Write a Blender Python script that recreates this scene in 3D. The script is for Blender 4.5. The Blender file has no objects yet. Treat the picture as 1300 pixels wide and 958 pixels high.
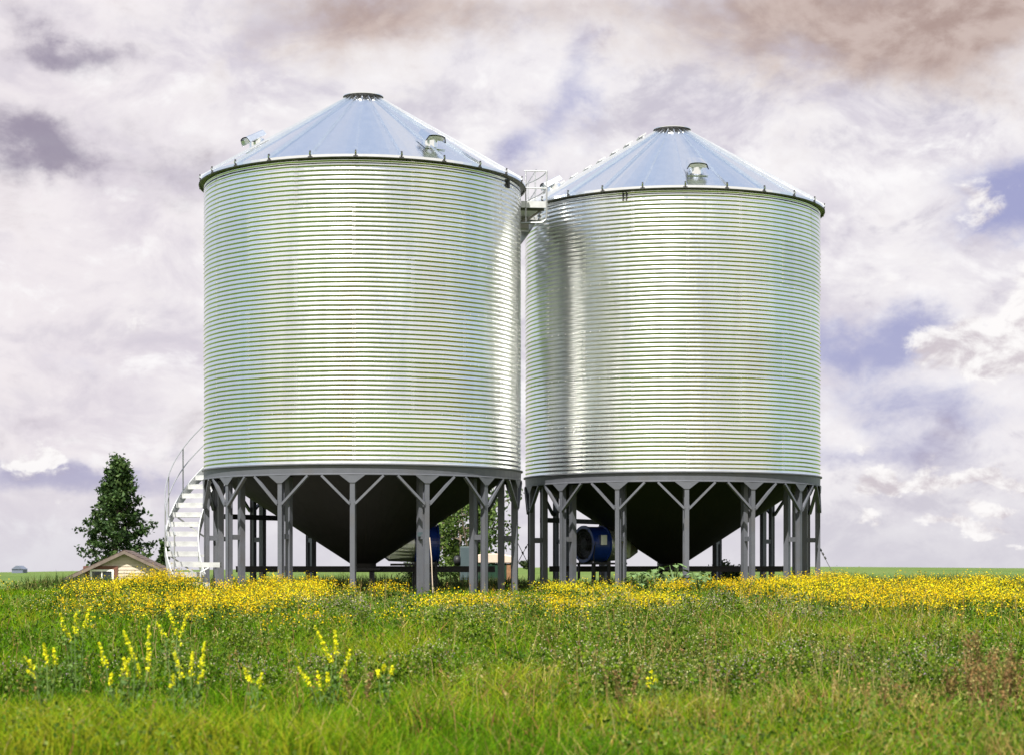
import bpy, math, random
import numpy as np
from mathutils import Vector, Matrix

PI = math.pi
R_ = math.radians
rng = np.random.default_rng(7)
random.seed(7)

scene = bpy.context.scene
COL = scene.collection

# ------------------------------------------------------------------ frame of reference
CAMZ = 0.63            # lens height above the pad the bins stand on
F = 2540.0             # focal length in photo pixels (1300 wide)
HX, HY = 650.0, 718.0  # photo column of the optical axis, row of the true horizon


def at(px, py, d):
    return Vector(((px - HX) / F * d, d, CAMZ + (HY - py) / F * d))


def sstep(a, b, x):
    t = np.clip((np.asarray(x, float) - a) / (b - a), 0, 1)
    return t * t * (3 - 2 * t)


# lattice value noise (numpy)
_perm = np.random.default_rng(3).random((256, 256))


def vnoise(x, y):
    x = np.asarray(x, float); y = np.asarray(y, float)
    xi = np.floor(x).astype(int); yi = np.floor(y).astype(int)
    fx = x - xi; fy = y - yi
    fx = fx * fx * (3 - 2 * fx); fy = fy * fy * (3 - 2 * fy)
    a = _perm[xi % 256, yi % 256]; b = _perm[(xi + 1) % 256, yi % 256]
    c = _perm[xi % 256, (yi + 1) % 256]; d = _perm[(xi + 1) % 256, (yi + 1) % 256]
    return (a * (1 - fx) + b * fx) * (1 - fy) + (c * (1 - fx) + d * fx) * fy


def fbm(x, y, o=3):
    s = 0; amp = 1; tot = 0
    for k in range(o):
        s = s + amp * vnoise(np.asarray(x) * 2 ** k + 17 * k, np.asarray(y) * 2 ** k + 5 * k)
        tot += amp; amp *= 0.5
    return s / tot


HOR_U = np.array([-1400, -400, 0, 100, 390, 520, 700, 900, 1050, 1300, 1700, 2700], float)
HOR_Y = np.array([727, 727, 726.5, 724.5, 721.5, 720.5, 719.5, 719, 718.6, 720.6, 721, 721], float)


def ground_z(x, y):
    x = np.asarray(x, float); y = np.asarray(y, float)
    z = -0.60 + 0.40 * sstep(15, 38, y) + 0.20 * sstep(38.5, 42.3, y)
    z = z + 0.05 * (fbm(x * 0.3, y * 0.3, 2) - 0.5)
    # the land behind the pad
    z = z - 0.50 * sstep(54, 61, y)
    # hollow on the left where the little house stands
    z = z - 1.9 * np.exp(-((x + 21) / 13) ** 2 - ((y - 97) / 24) ** 2)
    u = HX + F * x / np.maximum(y, 1.0)
    zc = CAMZ - 1500 * (np.interp(u, HOR_U, HOR_Y) - HY) / F
    t = sstep(150, 1500, y)
    z = z * (1 - t) + zc * t
    z = z - 30 * sstep(1550, 5000, y)
    # flat for everything behind the lens
    return z


# ------------------------------------------------------------------ materials
def new_mat(name):
    m = bpy.data.materials.new(name)
    m.use_nodes = True
    nt = m.node_tree
    for n in list(nt.nodes):
        nt.nodes.remove(n)
    out = nt.nodes.new('ShaderNodeOutputMaterial')
    return m, nt, out


def N(nt, t, **kw):
    n = nt.nodes.new(t)
    for k, v in kw.items():
        setattr(n, k, v)
    return n


def mat_basic(name, color, rough=0.5, metallic=0.0, var=0.15, vscale=6.0, bump=0.0, bscale=40.0, spec=0.5,
              var2=None, v2scale=1.0, v2amt=0.0, rvar=0.0):
    m, nt, out = new_mat(name)
    b = N(nt, 'ShaderNodeBsdfPrincipled')
    nt.links.new(b.outputs[0], out.inputs[0])
    tc = N(nt, 'ShaderNodeTexCoord')
    no = N(nt, 'ShaderNodeTexNoise')
    no.inputs['Scale'].default_value = vscale
    no.inputs['Detail'].default_value = 6
    nt.links.new(tc.outputs['Object'], no.inputs['Vector'])
    mr = N(nt, 'ShaderNodeMapRange')
    mr.inputs[1].default_value = 0.3; mr.inputs[2].default_value = 0.7
    mr.inputs[3].default_value = 1 - var; mr.inputs[4].default_value = 1 + var
    nt.links.new(no.outputs[0], mr.inputs[0])
    mx = N(nt, 'ShaderNodeVectorMath', operation='SCALE')
    mx.inputs[0].default_value = color
    nt.links.new(mr.outputs[0], mx.inputs['Scale'])
    col = mx.outputs[0]
    if var2 is not None:
        n2 = N(nt, 'ShaderNodeTexNoise')
        n2.inputs['Scale'].default_value = v2scale; n2.inputs['Detail'].default_value = 5
        nt.links.new(tc.outputs['Object'], n2.inputs['Vector'])
        r2 = N(nt, 'ShaderNodeMapRange')
        r2.inputs[1].default_value = 0.52; r2.inputs[2].default_value = 0.68
        r2.inputs[3].default_value = 0; r2.inputs[4].default_value = v2amt
        nt.links.new(n2.outputs[0], r2.inputs[0])
        mm = N(nt, 'ShaderNodeMixRGB')
        nt.links.new(r2.outputs[0], mm.inputs[0]); nt.links.new(col, mm.inputs[1])
        mm.inputs[2].default_value = (*var2, 1)
        col = mm.outputs[0]
    nt.links.new(col, b.inputs['Base Color'])
    b.inputs['Roughness'].default_value = rough
    b.inputs['Metallic'].default_value = metallic
    b.inputs['Specular IOR Level'].default_value = spec
    if rvar:
        r3 = N(nt, 'ShaderNodeMapRange')
        r3.inputs[1].default_value = 0.3; r3.inputs[2].default_value = 0.7
        r3.inputs[3].default_value = rough - rvar; r3.inputs[4].default_value = rough + rvar
        nt.links.new(no.outputs[0], r3.inputs[0]); nt.links.new(r3.outputs[0], b.inputs['Roughness'])
    if bump:
        nb = N(nt, 'ShaderNodeTexNoise'); nb.inputs['Scale'].default_value = bscale
        nb.inputs['Detail'].default_value = 5
        nt.links.new(tc.outputs['Object'], nb.inputs['Vector'])
        bp = N(nt, 'ShaderNodeBump'); bp.inputs['Strength'].default_value = bump
        bp.inputs['Distance'].default_value = 0.02
        nt.links.new(nb.outputs[0], bp.inputs['Height'])
        nt.links.new(bp.outputs[0], b.inputs['Normal'])
    return m


def mat_leaf(name, transl=0.35, rough=0.6, spec=0.2, gain=1.0):
    """leaf / petal: colour from the per-vertex 'Col' attribute, lets light through"""
    m, nt, out = new_mat(name)
    a = N(nt, 'ShaderNodeAttribute', attribute_name='Col')
    g = N(nt, 'ShaderNodeVectorMath', operation='SCALE'); g.inputs['Scale'].default_value = gain
    nt.links.new(a.outputs['Color'], g.inputs[0])
    b = N(nt, 'ShaderNodeBsdfPrincipled')
    b.inputs['Roughness'].default_value = rough
    b.inputs['Specular IOR Level'].default_value = spec
    nt.links.new(g.outputs[0], b.inputs['Base Color'])
    t = N(nt, 'ShaderNodeBsdfTranslucent')
    nt.links.new(g.outputs[0], t.inputs['Color'])
    mx = N(nt, 'ShaderNodeMixShader'); mx.inputs[0].default_value = transl
    nt.links.new(b.outputs[0], mx.inputs[1]); nt.links.new(t.outputs[0], mx.inputs[2])
    nt.links.new(mx.outputs[0], out.inputs[0])
    return m


def mat_galv(name, base=(0.80, 0.81, 0.82), rough=0.3, sheets=False, vv=1.0):
    """hot dip galvanised sheet: spangle, faint sheet to sheet difference, dull streaks"""
    m, nt, out = new_mat(name)
    b = N(nt, 'ShaderNodeBsdfPrincipled')
    nt.links.new(b.outputs[0], out.inputs[0])
    b.inputs['Metallic'].default_value = 1.0
    tc = N(nt, 'ShaderNodeTexCoord')
    vo = N(nt, 'ShaderNodeTexVoronoi'); vo.inputs['Scale'].default_value = 30
    nt.links.new(tc.outputs['Object'], vo.inputs['Vector'])
    mp = N(nt, 'ShaderNodeMapping'); mp.inputs['Scale'].default_value = (3.0, 3.0, 0.25)
    nt.links.new(tc.outputs['Object'], mp.inputs['Vector'])
    no = N(nt, 'ShaderNodeTexNoise'); no.inputs['Scale'].default_value = 1.6; no.inputs['Detail'].default_value = 6
    nt.links.new(mp.outputs[0], no.inputs['Vector'])
    # roughness
    sep = N(nt, 'ShaderNodeSeparateColor'); nt.links.new(vo.outputs['Color'], sep.inputs[0])
    r1 = N(nt, 'ShaderNodeMapRange'); r1.inputs[3].default_value = rough - 0.02; r1.inputs[4].default_value = rough + 0.02
    nt.links.new(sep.outputs[0], r1.inputs[0])
    r2 = N(nt, 'ShaderNodeMapRange'); r2.inputs[1].default_value = 0.3; r2.inputs[2].default_value = 0.7
    r2.inputs[3].default_value = -0.05 * vv; r2.inputs[4].default_value = 0.07 * vv
    nt.links.new(no.outputs[0], r2.inputs[0])
    ad = N(nt, 'ShaderNodeMath', operation='ADD')
    nt.links.new(r1.outputs[0], ad.inputs[0]); nt.links.new(r2.outputs[0], ad.inputs[1])
    nt.links.new(ad.outputs[0], b.inputs['Roughness'])
    c1 = N(nt, 'ShaderNodeMapRange'); c1.inputs[1].default_value = 0.3; c1.inputs[2].default_value = 0.7
    c1.inputs[3].default_value = 1 - 0.10 * vv; c1.inputs[4].default_value = 1 + 0.04 * vv
    nt.links.new(no.outputs[0], c1.inputs[0])
    fac = c1.outputs[0]
    if sheets:
        a = N(nt, 'ShaderNodeAttribute', attribute_name='Col')
        mu = N(nt, 'ShaderNodeMath', operation='MULTIPLY')
        s2 = N(nt, 'ShaderNodeSeparateColor'); nt.links.new(a.outputs['Color'], s2.inputs[0])
        nt.links.new(fac, mu.inputs[0]); nt.links.new(s2.outputs[0], mu.inputs[1])
        fac = mu.outputs[0]
    vm = N(nt, 'ShaderNodeVectorMath', operation='SCALE'); vm.inputs[0].default_value = base
    nt.links.new(fac, vm.inputs['Scale'])
    nt.links.new(vm.outputs[0], b.inputs['Base Color'])
    return m


M = {}
M['galv'] = mat_galv('galvanised_wall', (0.87, 0.88, 0.87), 0.22, True, 0.5)
M['galv_roof'] = mat_galv('galvanised_roof', (0.84, 0.86, 0.88), 0.20, False, 0.25)
M['galv_stair'] = mat_basic('galvanised_stair', (0.48, 0.49, 0.50), 0.45, 0.4, 0.08, 5, rvar=0.08)
M['galv_duct'] = mat_galv('galvanised_duct', (0.62, 0.64, 0.62), 0.42)
M['rail'] = mat_basic('galvanised_tube', (0.34, 0.35, 0.36), 0.4, 0.6, 0.08, 5)
M['bolt'] = mat_basic('zinc_bolt', (0.75, 0.75, 0.72), 0.35, 1.0, 0.1)
M['grey'] = mat_basic('grey_paint', (0.080, 0.085, 0.102), 0.45, 0.0, 0.10, 3, 0.1, 30, var2=(0.075, 0.072, 0.074), v2scale=2.0, v2amt=0.5)
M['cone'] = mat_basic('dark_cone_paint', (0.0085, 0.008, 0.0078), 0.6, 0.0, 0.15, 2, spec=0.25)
M['clip'] = mat_basic('dark_clip', (0.03, 0.03, 0.03), 0.6)
M['black'] = mat_basic('black_steel', (0.014, 0.014, 0.016), 0.5, spec=0.3)
M['soffit'] = mat_basic('eave_underside', (0.14, 0.14, 0.12), 0.5, 0.6)
M['blue'] = mat_basic('blue_paint', (0.006, 0.028, 0.20), 0.32, 0.0, 0.12)
M['green'] = mat_basic('dark_green_paint', (0.008, 0.034, 0.019), 0.45, 0.0, 0.15, 3, var2=(0.05, 0.04, 0.02), v2scale=3, v2amt=0.5)
M['cabinet'] = mat_basic('bluegrey_paint', (0.055, 0.08, 0.09), 0.45, 0.0, 0.1)
M['rust'] = mat_basic('rusty_steel', (0.22, 0.11, 0.05), 0.8, 0.0, 0.3, 8)
M['beige'] = mat_basic('beige_tarp', (0.50, 0.40, 0.33), 0.7, 0.0, 0.1)
M['concrete'] = mat_basic('concrete', (0.36, 0.34, 0.31), 0.85, 0.0, 0.15, 3, 0.3, 25)
M['siding'] = mat_basic('cream_siding', (0.42, 0.355, 0.285), 0.7, 0.0, 0.1, 3, var2=(0.30, 0.25, 0.20), v2scale=1.5, v2amt=0.5)
M['shingle'] = mat_basic('brown_shingles', (0.075, 0.05, 0.042), 0.85, 0.0, 0.25, 5, 0.4, 12)
M['fascia'] = mat_basic('fascia_board', (0.13, 0.10, 0.085), 0.75, 0.0, 0.2, 5)
M['redbrown'] = mat_basic('redbrown_trim', (0.12, 0.045, 0.03), 0.7, 0.0, 0.15, 5)
M['white'] = mat_basic('white_paint', (0.72, 0.71, 0.68), 0.5, 0.0, 0.06)
M['glass'] = mat_basic('dark_window_glass', (0.02, 0.025, 0.035), 0.06, 0.0, 0.05, spec=0.8)
M['bark'] = mat_basic('bark', (0.13, 0.10, 0.075), 0.9, 0.0, 0.3, 8, 0.5, 20)
M['farblue'] = mat_basic('haze_blue', (0.10, 0.12, 0.17), 0.6, 0.0, 0.1)  # blue of distance haze put into the far shed's colour
M['leaf'] = mat_leaf('tree_leaf', 0.30)
M['grass'] = mat_leaf('grass_blade', 0.32, 0.7, 0.05)
M['flower'] = mat_leaf('petals_and_stems', 0.38, 0.8, 0.03)


# ------------------------------------------------------------------ mesh helpers
class MB:
    def __init__(self):
        self.v = []; self.f = []

    def add(self, vs, fs):
        o = len(self.v)
        self.v += [tuple(p) for p in vs]
        self.f += [tuple(i + o for i in f) for f in fs]

    def box(self, c, s, rot=None):
        """box of full size s about c, rot = 3x3 Matrix"""
        c = Vector(c); hx, hy, hz = s[0] / 2, s[1] / 2, s[2] / 2
        vs = []
        for z in (-hz, hz):
            for x, y in ((-hx, -hy), (hx, -hy), (hx, hy), (-hx, hy)):
                p = Vector((x, y, z))
                if rot is not None: p = rot @ p
                vs.append(c + p)
        self.add(vs, [(3, 2, 1, 0), (4, 5, 6, 7), (0, 1, 5, 4), (1, 2, 6, 5), (2, 3, 7, 6), (3, 0, 4, 7)])
        return self

    def bar(self, a, b, w, h, up=(0, 0, 1)):
        """rectangular bar from a to b, w across, h along up"""
        a = Vector(a); b = Vector(b)
        d = (b - a).normalized(); up = Vector(up)
        s = d.cross(up)
        if s.length < 1e-5: s = d.cross(Vector((1, 0, 0)))
        s.normalize(); u = s.cross(d).normalized()
        vs = []
        for p in (a, b):
            for i, j in ((-1, -1), (1, -1), (1, 1), (-1, 1)):
                vs.append(p + s * (i * w / 2) + u * (j * h / 2))
        self.add(vs, [(3, 2, 1, 0), (4, 5, 6, 7), (0, 1, 5, 4), (1, 2, 6, 5), (2, 3, 7, 6), (3, 0, 4, 7)])
        return self

    def tube(self, pts, r, n=8, cap=True):
        pts = [Vector(p) for p in pts]
        rs = r if isinstance(r, (list, tuple)) else [r] * len(pts)
        rings = []
        prev = None
        for i, p in enumerate(pts):
            if i == 0: d = pts[1] - pts[0]
            elif i == len(pts) - 1: d = pts[-1] - pts[-2]
            else: d = pts[i + 1] - pts[i - 1]
            d.normalize()
            if prev is None:
                s = d.cross(Vector((0, 0, 1)))
                if s.length < 1e-3: s = d.cross(Vector((1, 0, 0)))
            else:
                s = prev - d * prev.dot(d)
            s.normalize(); prev = s
            t = d.cross(s)
            rings.append([p + (s * math.cos(2 * PI * k / n) + t * math.sin(2 * PI * k / n)) * rs[i] for k in range(n)])
        vs = [q for ring in rings for q in ring]
        fs = []
        for i in range(len(rings) - 1):
            for k in range(n):
                a = i * n + k; b = i * n + (k + 1) % n
                fs.append((a, b, b + n, a + n))
        if cap:
            fs.append(tuple(range(n - 1, -1, -1)))
            fs.append(tuple((len(rings) - 1) * n + k for k in range(n)))
        self.add(vs, fs)
        return self

    def lathe(self, prof, n=64, a0=0.0, a1=2 * PI, M4=None):
        """prof: list of (r, z); closed turn when a1-a0 == 2pi"""
        full = abs(a1 - a0 - 2 * PI) < 1e-6
        cols = n if full else n + 1
        vs = []
        for i in range(cols):
            a = a0 + (a1 - a0) * i / n
            for r, z in prof:
                p = Vector((r * math.sin(a), -r * math.cos(a), z))
                if M4 is not None: p = M4 @ p
                vs.append(p)
        m = len(prof); fs = []
        for i in range(n):
            j = (i + 1) % cols
            for k in range(m - 1):
                fs.append((i * m + k, j * m + k, j * m + k + 1, i * m + k + 1))
        self.add(vs, fs)
        return self

    def prism(self, poly, y0, y1, fn=None):
        """poly: list of (x,z); extruded y0..y1; fn maps Vector"""
        n = len(poly)
        vs = [Vector((x, y0, z)) for x, z in poly] + [Vector((x, y1, z)) for x, z in poly]
        if fn: vs = [fn(p) for p in vs]
        fs = [tuple(range(n)), tuple(range(2 * n - 1, n - 1, -1))]
        for i in range(n):
            j = (i + 1) % n
            fs.append((i, i + n, j + n, j))
        self.add(vs, fs)
        return self

    def build(self, name, mat, parent=None, smooth=False, bevel=0.0, loc=None):
        me = bpy.data.meshes.new(name)
        me.from_pydata(self.v, [], self.f)
        me.update()
        me.materials.append(mat)
        import bmesh
        bm = bmesh.new(); bm.from_mesh(me)
        bmesh.ops.recalc_face_normals(bm, faces=bm.faces)
        bm.to_mesh(me); bm.free()
        if smooth:
            me.polygons.foreach_set('use_smooth', [True] * len(me.polygons))
        o = bpy.data.objects.new(name, me)
        COL.objects.link(o)
        if parent is not None: o.parent = parent
        if loc is not None: o.location = loc
        if bevel:
            md = o.modifiers.new('bevel', 'BEVEL'); md.width = bevel; md.segments = 2; md.limit_method = 'ANGLE'
        return o


def tag(o, label=None, cat=None, group=None, kind=None):
    if label: o['label'] = label
    if cat: o['category'] = cat
    if group: o['group'] = group
    if kind: o['kind'] = kind
    return o


def empty(name, loc, rz=0.0):
    o = bpy.data.objects.new(name, None); COL.objects.link(o)
    o.location = loc; o.rotation_euler = (0, 0, rz)
    o.empty_display_size = 0.3
    return o


def copy_tree(o, parent=None):
    c = o.copy(); COL.objects.link(c); c.parent = parent
    for ch in list(o.children):
        copy_tree(ch, c)
    return c


def mesh_np(name, verts, quads, tris, cols, mat, parent=None, smooth=False):
    """fast mesh from numpy arrays; cols (n,3) per vertex"""
    me = bpy.data.meshes.new(name)
    nv = len(verts); nq = 0 if quads is None else len(quads); ntr = 0 if tris is None else len(tris)
    me.vertices.add(nv); me.vertices.foreach_set('co', np.asarray(verts, np.float32).ravel())
    li = []
    if nq: li.append(np.asarray(quads, np.int32).ravel())
    if ntr: li.append(np.asarray(tris, np.int32).ravel())
    li = np.concatenate(li)
    me.loops.add(len(li)); me.loops.foreach_set('vertex_index', li)
    starts = np.concatenate([np.arange(nq) * 4, nq * 4 + np.arange(ntr) * 3]).astype(np.int32)
    me.polygons.add(nq + ntr); me.polygons.foreach_set('loop_start', starts)
    me.update(calc_edges=True); me.validate()
    if smooth: me.polygons.foreach_set('use_smooth', np.ones(nq + ntr, bool))
    if cols is not None:
        at_ = me.attributes.new('Col', 'FLOAT_COLOR', 'POINT')
        c4 = np.ones((nv, 4), np.float32); c4[:, :3] = cols
        at_.data.foreach_set('color', c4.ravel())
    me.materials.append(mat)
    o = bpy.data.objects.new(name, me); COL.objects.link(o)
    if parent is not None: o.parent = parent
    return o


def quads_from(c, u, v, col):
    """N little quads (leaves, petals): centres c, half axes u, v, colours col -> verts, quads, cols"""
    n = len(c)
    V = np.stack([c - u - v, c + u - v * 0.6, c + u * 0.9 + v, c - u * 0.7 + v * 0.9], 1).reshape(-1, 3)
    Q = np.arange(n * 4).reshape(n, 4)
    return V, Q, np.repeat(col, 4, 0)


def leaves_from(c, u, v, col):
    """N pointed leaves: rhombus shape, centres c, long half axis u, short half axis v"""
    n = len(c)
    V = np.stack([c - u, c + v, c + u, c - v], 1).reshape(-1, 3)
    Q = np.arange(n * 4).reshape(n, 4)
    return V, Q, np.repeat(col, 4, 0)


def blades_from(base, tip, width, bend, col, coltip):
    """N two-segment blades -> verts, quads, tris, cols"""
    n = len(base)
    d = tip - base
    side = np.cross(d, rng.normal(size=(n, 3)))
    side /= np.linalg.norm(side, axis=1, keepdims=True) + 1e-9
    mid = base + d * 0.55 - bend * 0.35
    tp = tip + bend
    w = width[:, None] / 2
    V = np.stack([base - side * w, base + side * w, mid - side * w * 0.8, mid + side * w * 0.8, tp], 1).reshape(-1, 3)
    k = np.arange(n)[:, None] * 5
    Q = k + np.array([[0, 1, 3, 2]]); T = k + np.array([[2, 3, 4]])
    C = np.stack([col, col, (col + coltip) / 2, (col + coltip) / 2, coltip], 1).reshape(-1, 3)
    return V, Q, T, C


def rand_axes(n, s, elong=1.0):
    a = rng.normal(size=(n, 3)); a /= np.linalg.norm(a, axis=1, keepdims=True)
    b = np.cross(a, rng.normal(size=(n, 3))); b /= np.linalg.norm(b, axis=1, keepdims=True)
    s = np.asarray(s)[:, None] if np.ndim(s) else s
    return a * s * elong, b * s


class Cloud:
    """accumulates numpy pieces into one mesh"""
    def __init__(self):
        self.V = []; self.Q = []; self.T = []; self.C = []; self.n = 0

    def add(self, V, Q, T, C):
        if Q is not None and len(Q): self.Q.append(Q + self.n)
        if T is not None and len(T): self.T.append(T + self.n)
        self.V.append(V); self.C.append(C); self.n += len(V)

    def build(self, name, mat, parent=None):
        return mesh_np(name, np.concatenate(self.V), np.concatenate(self.Q) if self.Q else None,
                       np.concatenate(self.T) if self.T else None, np.concatenate(self.C), mat, parent)


# ------------------------------------------------------------------ camera
cam_d = bpy.data.cameras.new('camera')
cam = bpy.data.objects.new('camera', cam_d); COL.objects.link(cam)
cam.location = (0, 0, CAMZ); cam.rotation_euler = (R_(90), 0, 0)
cam_d.sensor_width = 36.0
cam_d.lens = F / 1300 * 36.0
cam_d.shift_y = (HY - 479) / 1300.0
cam_d.clip_start = 0.1; cam_d.clip_end = 20000
cam_d.dof.use_dof = True; cam_d.dof.focus_distance = 44; cam_d.dof.aperture_fstop = 3.5
scene.camera = cam

# ------------------------------------------------------------------ light
SUN_EL, SUN_AZ = 58.0, 15.0      # elevation; degrees to the left of straight behind the lens
sd = bpy.data.lights.new('sun', 'SUN'); sun = bpy.data.objects.new('sun', sd); COL.objects.link(sun)
sd.energy = 4.3; sd.angle = R_(0.5); sd.color = (1.0, 0.95, 0.86)
to_sun = Vector((-math.sin(R_(SUN_AZ)) * math.cos(R_(SUN_EL)), -math.cos(R_(SUN_AZ)) * math.cos(R_(SUN_EL)), math.sin(R_(SUN_EL))))
sun.rotation_euler = to_sun.to_track_quat('Z', 'Y').to_euler()
sun.location = (0, -20, 60)


# ------------------------------------------------------------------ sky
def build_world():
    w = bpy.data.worlds.new('World'); scene.world = w; w.use_nodes = True
    nt = w.node_tree
    for n in list(nt.nodes): nt.nodes.remove(n)
    out = N(nt, 'ShaderNodeOutputWorld'); bg = N(nt, 'ShaderNodeBackground')
    nt.links.new(bg.outputs[0], out.inputs[0])
    STR = 0.1
    DIM = 0.39
    bg.inputs[1].default_value = STR
    sky = N(nt, 'ShaderNodeTexSky', sky_type='NISHITA')
    sky.sun_disc = False; sky.sun_elevation = R_(SUN_EL); sky.sun_rotation = R_(180 + SUN_AZ)
    sky.dust_density = 1.0; sky.air_density = 1.0
    tc = N(nt, 'ShaderNodeTexCoord')
    D = tc.outputs['Generated']
    sep = N(nt, 'ShaderNodeSeparateXYZ'); nt.links.new(D, sep.inputs[0])
    X, Y, Z = sep.outputs

    def m(op, a, b=None, c=None, clamp=False):
        n = N(nt, 'ShaderNodeMath', operation=op); n.use_clamp = clamp
        for i, q in enumerate((a, b, c)):
            if q is None: continue
            if isinstance(q, (int, float)): n.inputs[i].default_value = q
            else: nt.links.new(q, n.inputs[i])
        return n.outputs[0]

    def ss(x, lo, hi, a=0.0, b=1.0):
        n = N(nt, 'ShaderNodeMapRange', interpolation_type='SMOOTHSTEP')
        nt.links.new(x, n.inputs[0])
        n.inputs[1].default_value = lo; n.inputs[2].default_value = hi
        n.inputs[3].default_value = a; n.inputs[4].default_value = b
        return n.outputs[0]

    def noise(sx, sz, scale, detail, rough=0.55, dist=0.0, off=0.0, dx=0.0, dz=0.0):
        mp = N(nt, 'ShaderNodeMapping'); mp.inputs['Scale'].default_value = (sx, sx, sz)
        mp.inputs['Location'].default_value = (off + dx, off * 0.7, off * 0.3 + dz)
        nt.links.new(D, mp.inputs['Vector'])
        n = N(nt, 'ShaderNodeTexNoise'); n.inputs['Scale'].default_value = scale
        n.inputs['Detail'].default_value = detail; n.inputs['Roughness'].default_value = rough
        n.inputs['Distortion'].default_value = dist
        nt.links.new(mp.outputs[0], n.inputs['Vector'])
        return n.outputs[0]

    def mix(f, a, b):
        n = N(nt, 'ShaderNodeMixRGB')
        if isinstance(f, (int, float)): n.inputs[0].default_value = f
        else: nt.links.new(f, n.inputs[0])
        for i, q in ((1, a), (2, b)):
            if isinstance(q, tuple): n.inputs[i].default_value = (*[k * DIM / STR for k in q], 1)
            else: nt.links.new(q, n.inputs[i])
        return n.outputs[0]

    n_lo = noise(1, 1.8, 7.0, 5, 0.55, 0.3, 1.3)
    n_mid = noise(1, 1.6, 18.0, 8, 0.6, 0.4, 4.1)
    n_hi = noise(1, 1.3, 42.0, 8, 0.62, 0.5, 9.7)
    r_lo = m('SUBTRACT', n_lo, noise(1, 1.8, 7.0, 5, 0.55, 0.3, 1.3, -0.010, 0.030))
    r_mid = m('SUBTRACT', n_mid, noise(1, 1.6, 18.0, 8, 0.6, 0.4, 4.1, -0.004, 0.011))
    r_hi = m('SUBTRACT', n_hi, noise(1, 1.3, 42.0, 8, 0.62, 0.5, 9.7, -0.002, 0.005))
    n_wx = noise(1, 1.5, 14.0, 6, 0.6, 0.0, 21.0)
    n_wz = noise(1, 1.5, 14.0, 6, 0.6, 0.0, 33.0)

    yy = m('MAXIMUM', Y, 0.02)
    ux = m('ADD', m('DIVIDE', X, yy), m('MULTIPLY', m('SUBTRACT', n_wx, 0.5), 0.10))
    vz = m('ADD', m('DIVIDE', Z, yy), m('MULTIPLY', m('SUBTRACT', n_wz, 0.5), 0.06))
    front = ss(Y, 0.05, 0.4)

    def blobs(lst):
        tot = None
        for (px, py, sx, sy, amp) in lst:
            u0 = (px - HX) / F; v0 = (HY - py) / F
            a = m('MULTIPLY', m('SUBTRACT', ux, u0), F / sx)
            b = m('MULTIPLY', m('SUBTRACT', vz, v0), F / sy)
            e = m('ADD', m('MULTIPLY', a, a), m('MULTIPLY', b, b))
            g = m('MULTIPLY', m('POWER', math.e, m('MULTIPLY', e, -1.0)), amp)
            tot = g if tot is None else m('ADD', tot, g)
        return m('MULTIPLY', tot, front)

    g_gap = blobs([(1290, 270, 110, 60, 1.0), (1110, 440, 130, 50, 0.9), (1180, 520, 200, 35, 0.55), (705, 150, 60, 60, 0.55),
                   (735, 60, 40, 60, 0.35), (90, 605, 200, 26, 0.75), (1120, 575, 190, 22, 0.5), (640, 200, 50, 30, 0.4),
                   (60, 470, 120, 40, 0.25)])
    g_dark = blobs([(95, 55, 75, 30, 1.0), (20, 40, 60, 55, 0.55), (50, 175, 110, 40, 0.85), (190, 215, 120, 40, 0.55),
                    (60, 185, 60, 25, 0.4), (300, 300, 150, 30, 0.25), (20, 540, 70, 18, 0.5), (150, 545, 110, 14, 0.3)])
    g_brown = blobs([(1170, 45, 160, 75, 1.15), (940, 10, 200, 60, 0.9), (430, 30, 130, 65, 0.8), (560, 15, 150, 35, 0.6),
                     (1250, 20, 90, 40, 0.5), (860, 80, 120, 40, 0.25)])
    g_cum = blobs([(1255, 440, 75, 42, 1.15), (1300, 395, 50, 55, 1.1), (1225, 262, 50, 28, 0.75), (22, 583, 34, 15, 0.95),
                   (1095, 612, 36, 15, 0.95), (1140, 604, 34, 17, 0.95), (1180, 614, 30, 11, 0.7), (1240, 600, 48, 15, 0.9), (1290, 592, 30, 12, 0.8), (1268, 636, 26, 11, 0.85), (1075, 560, 30, 16, 0.7), (1190, 664, 45, 10, 0.75), (1245, 660, 40, 10, 0.7), (1110, 650, 30, 8, 0.6), (1285, 682, 30, 6, 0.6), (60, 640, 50, 8, 0.5),
                   (740, 175, 60, 40, 0.35), (1050, 350, 90, 30, 0.3), (150, 410, 90, 30, 0.35)])

    # clear sky, thinned by high haze
    skyc = N(nt, 'ShaderNodeMixRGB', blend_type='MULTIPLY'); skyc.inputs[0].default_value = 1
    nt.links.new(sky.outputs[0], skyc.inputs[1]); skyc.inputs[2].default_value = (1.25 * DIM, 1.1 * DIM, 1.15 * DIM, 1)
    up = ss(Z, 0.28, 0.75)
    clear = mix(0.75, skyc.outputs[0], (0.31, 0.30, 0.56))
    high = mix(0.7, skyc.outputs[0], (0.50, 0.67, 0.98))
    clear = mix(up, clear, high)
    # sheet of cloud: white with lavender hollows
    sheet = mix(ss(n_mid, 0.34, 0.62), (0.66, 0.62, 0.70), (0.89, 0.86, 0.88))
    sheet = mix(ss(n_lo, 0.42, 0.66, 0.0, 0.85), sheet, (0.90, 0.87, 0.89))
    # warmer to the left, whiter to the right
    warm = m('MULTIPLY', ss(ux, -0.05, -0.28), front)
    sheet = mix(m('MULTIPLY', warm, 0.45), sheet, (0.84, 0.76, 0.79))
    # behind and beside the lens: broken bright cumulus
    cov_b = ss(n_lo, 0.22, 0.42)
    rear = mix(cov_b, mix(0.5, skyc.outputs[0], (0.50, 0.62, 0.80)), (1.15, 1.09, 0.98))
    sideb = ss(Y, -0.42, 0.05, 0.0, 0.85)
    rear = mix(sideb, rear, (0.50, 0.66, 0.84))
    sheet = mix(front, rear, sheet)
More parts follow.
